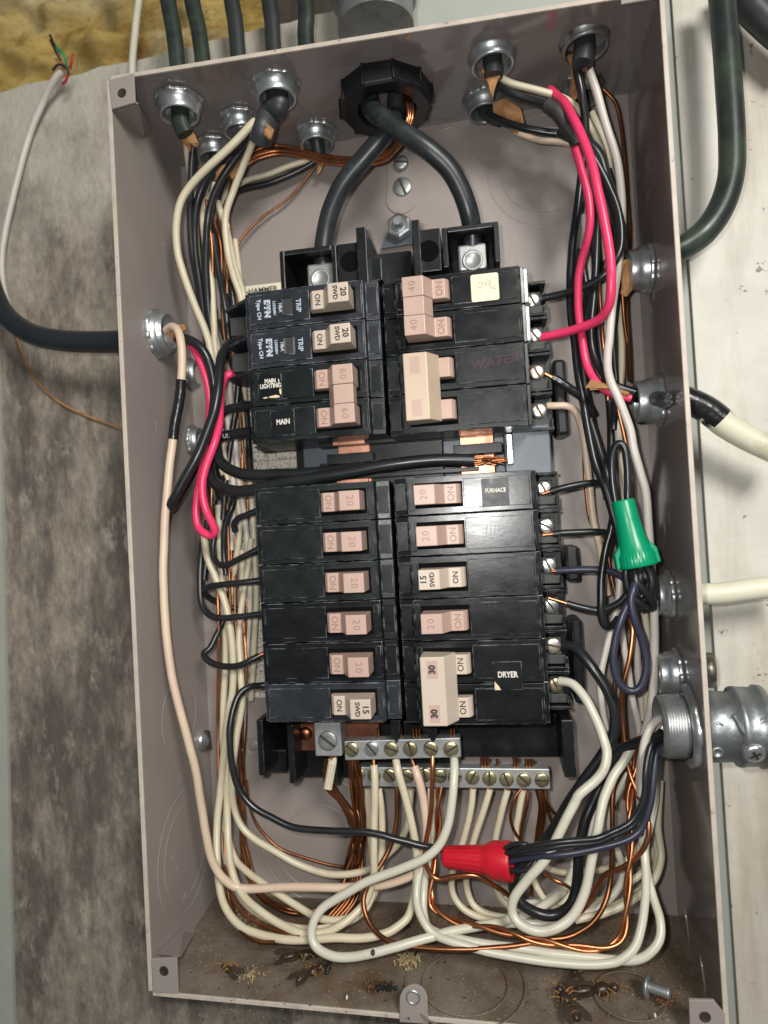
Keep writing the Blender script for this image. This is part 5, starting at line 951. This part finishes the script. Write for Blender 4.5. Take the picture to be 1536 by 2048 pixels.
# ---- debris on the floor of the box
def floorp(px,py,up=1.0):
    q=onB(px,py); return q+nB*up
def insect(label,px,py,ang,L,kind='wasp',cat='dead insect'):
    c=floorp(px,py,1.6); t=thing('dead_wasp' if kind=='wasp' else 'dead_fly',c,label,cat)
    rb=random.Random(int(px*7+py))
    u=np.array([1,0,0.]); v=np.cross(nB,u); d=math.cos(ang)*u+math.sin(ang)*v; e=np.cross(nB,d)
    m1='leather' if kind=='wasp' else 'fly'
    MB().ball(c,L*.13,axis=d,sx=(1,1,1.4)).ball(c+d*L*.27,L*.09,axis=d).build('body',m1,t)
    MB().ball(c-d*L*.40,L*(.12 if kind=='wasp' else .14),axis=d,sx=(1,.9,2.1 if kind=='wasp' else 1.5)).build('abdomen',m1,t)
    for k in range(6):
        s_=1 if k%2 else -1; b=c+d*(k//2-1)*L*.12; a=random.uniform(.3,.85)
        MB().tube([b,b+e*s_*L*.25*a+nB*random.uniform(1,3)+d*random.uniform(-1,1),b+e*s_*L*.42*a+d*random.uniform(-2.5,2.5)+nB*random.uniform(-.8,1.5)],[.38,.3,.2],5).build('leg','amber' if kind=='wasp' else 'leather',t)
    if kind=='wasp':
        mb=MB()
        for q in range(3): mb.lathe([(L*.10,-.25),(L*.118,0),(L*.10,.25)],c-d*L*(.32+q*.09),d,14,caps=False)
        mb.build('abdomen_band','brownbug',t)
    for s_ in (-1,1):
        w=[c+nB*1.2,c-d*L*.25+e*s_*L*.16+nB*1.8,c-d*L*.62+e*s_*L*.30+nB*1.4,c-d*L*.80+e*s_*L*.24+nB*1.0,c-d*L*.72+e*s_*L*.12+nB*.9,c-d*L*.3+e*s_*L*.03+nB*1.2]
        MB().extrude(w,nB*.12).build('wing','wing',t)
    if kind=='wasp':
        for s_ in (-1,1): MB().tube([c+d*L*.42,c+d*L*.55+e*s_*2+nB*1.5,c+d*L*.62+e*s_*4],.15,4).build('antenna','amber',t)
insect('dead wasp with long dark wings lying left of centre on the box floor',612,1916,.3,20)
insect('dead wasp on its back with yellow legs beside the loose screw',1205,1985,.25,21)
insect('dead wasp heap with curled amber legs at the lower right floor',1130,2004,1.9,20)
insect('dead wasp standing upright just under the bottom white wires',1150,1948,1.5,15)
insect('dead brown wasp leaning over the first one left of centre',628,1948,.9,16)
insect('crumpled amber wasp at the lower left of the box floor',456,1945,2.6,13)
insect('dead greenish fly with one wing beside the left of centre wasp',656,1944,-1.5,10,'fly')
insect('shiny dark fly lying beside the round cover tab',778,1983,.1,11,'fly')
insect('small dark fly behind the copper wire at the back of the floor',812,1860,.4,6,'fly')
insect('dark beetle like fly near the straw debris',838,1907,1.0,6,'fly')
def clump(label,px,py,n,R,m='straw',seedm=None):
    mb=MB()
    for k in range(n):
        p=floorp(px+random.gauss(0,R),py+random.gauss(0,R*.8),.4); d=np.array([random.uniform(-2.2,2.2),random.uniform(.2,2.4),random.uniform(-2.2,2.2)])
        mb.tube([p,p+d*.5+(random.uniform(-1,1),.5,0),p+d],random.uniform(.09,.2),4)
        for _ in range(2): mb.ball(p+np.array([random.uniform(-2,2),.3,random.uniform(-2,2)]),random.uniform(.25,.8),6,4,sx=(1,random.uniform(.4,1),1.2))
    o=mb.build('debris',m,fix=False); tag(o,label,'debris',kind='stuff')
clump('tangle of dry straw behind the round cover tab',815,1925,60,11)
clump('dry straw crumbs at lower left of the box floor',500,1952,22,10)
clump('dry crumbs near the lower left back corner',500,1850,40,22)
clump('brown crumbs by the round cover tab',752,1975,40,9,'brownbug')
clump('brown debris behind the lower loops',960,1835,50,26,'brownbug')
clump('amber debris around the lower right wasps',1140,1985,30,20,'brownbug')
clump('rusty crumb beside the loose screw',1332,2003,50,6,'brownbug')
mb=MB()
for k in range(900):
    p=floorp(random.uniform(370,1420),random.uniform(1835,2040),.1); mb.ball(p,random.uniform(.08,.3),5,3)
o=mb.build('grit','straw',fix=False); tag(o,'pale grit scattered over the box floor','grit',kind='stuff')
mb=MB()
for k in range(160):
    p=floorp(random.uniform(370,1420),random.uniform(1835,2040),.1); mb.ball(p,random.uniform(.15,.5),5,3)
o=mb.build('grit','leather',fix=False); tag(o,'dark grit scattered over the box floor','grit',kind='stuff')
for px,py,lab in ((694,2006,'white paint fleck left of the round cover tab'),(1310,2042,'long white paint fleck below the loose screw')):
    o=MB().ball(floorp(px,py-10,.4),1.0,8,5,sx=(1,.6,1.2)).build('paint_fleck','whiteink'); tag(o,lab,'paint fleck')
for px,py,lab in ((746,1905,'black speck stuck on the big pale loop'),):
    o=MB().ball(P(px,py,68),1.25,9,6,sx=(1.1,.8,1)).build('speck','leather'); tag(o,lab,'speck')
# loose screw
c=floorp(1290,1990,4.4); 
mb=MB()
for k in range(700):
    px=random.choice([random.gauss(600,110),random.gauss(1000,150),random.uniform(370,1420)]); p=floorp(px,1832+abs(random.gauss(0,34)),.15); mb.ball(p,random.uniform(.2,.85),6,4,sx=(1,random.uniform(.4,.9),random.uniform(.7,1.5)))
o=mb.build('dust_crumbs','brownbug',fix=False); tag(o,'brown crumbs banked along the back of the box floor','grit',kind='stuff')
ls=thing('loose_screw',c,'loose zinc machine screw lying on the box floor at lower right','screw')
d=np.array([.80,.02,.42]); d/=np.linalg.norm(d)
MB().lathe([(.01,-.6),(3.0,-.3),(4.6,.6),(4.9,1.6),(4.6,2.2),(2.5,2.4)],c,d,24,caps=False).build('head','zinc_dull',ls)
pr=[(2.3,2.2)]
for k in range(8): pr+=[(2.05,2.6+k),(2.55,3.1+k)]
pr+=[(1.9,11),(.01,11.2)]
MB().lathe(pr,c,d,18,caps=False).build('threaded_shank','zinc_dull',ls)
for o in bpy.data.objects:
    if '_o' in o: del o['_o']
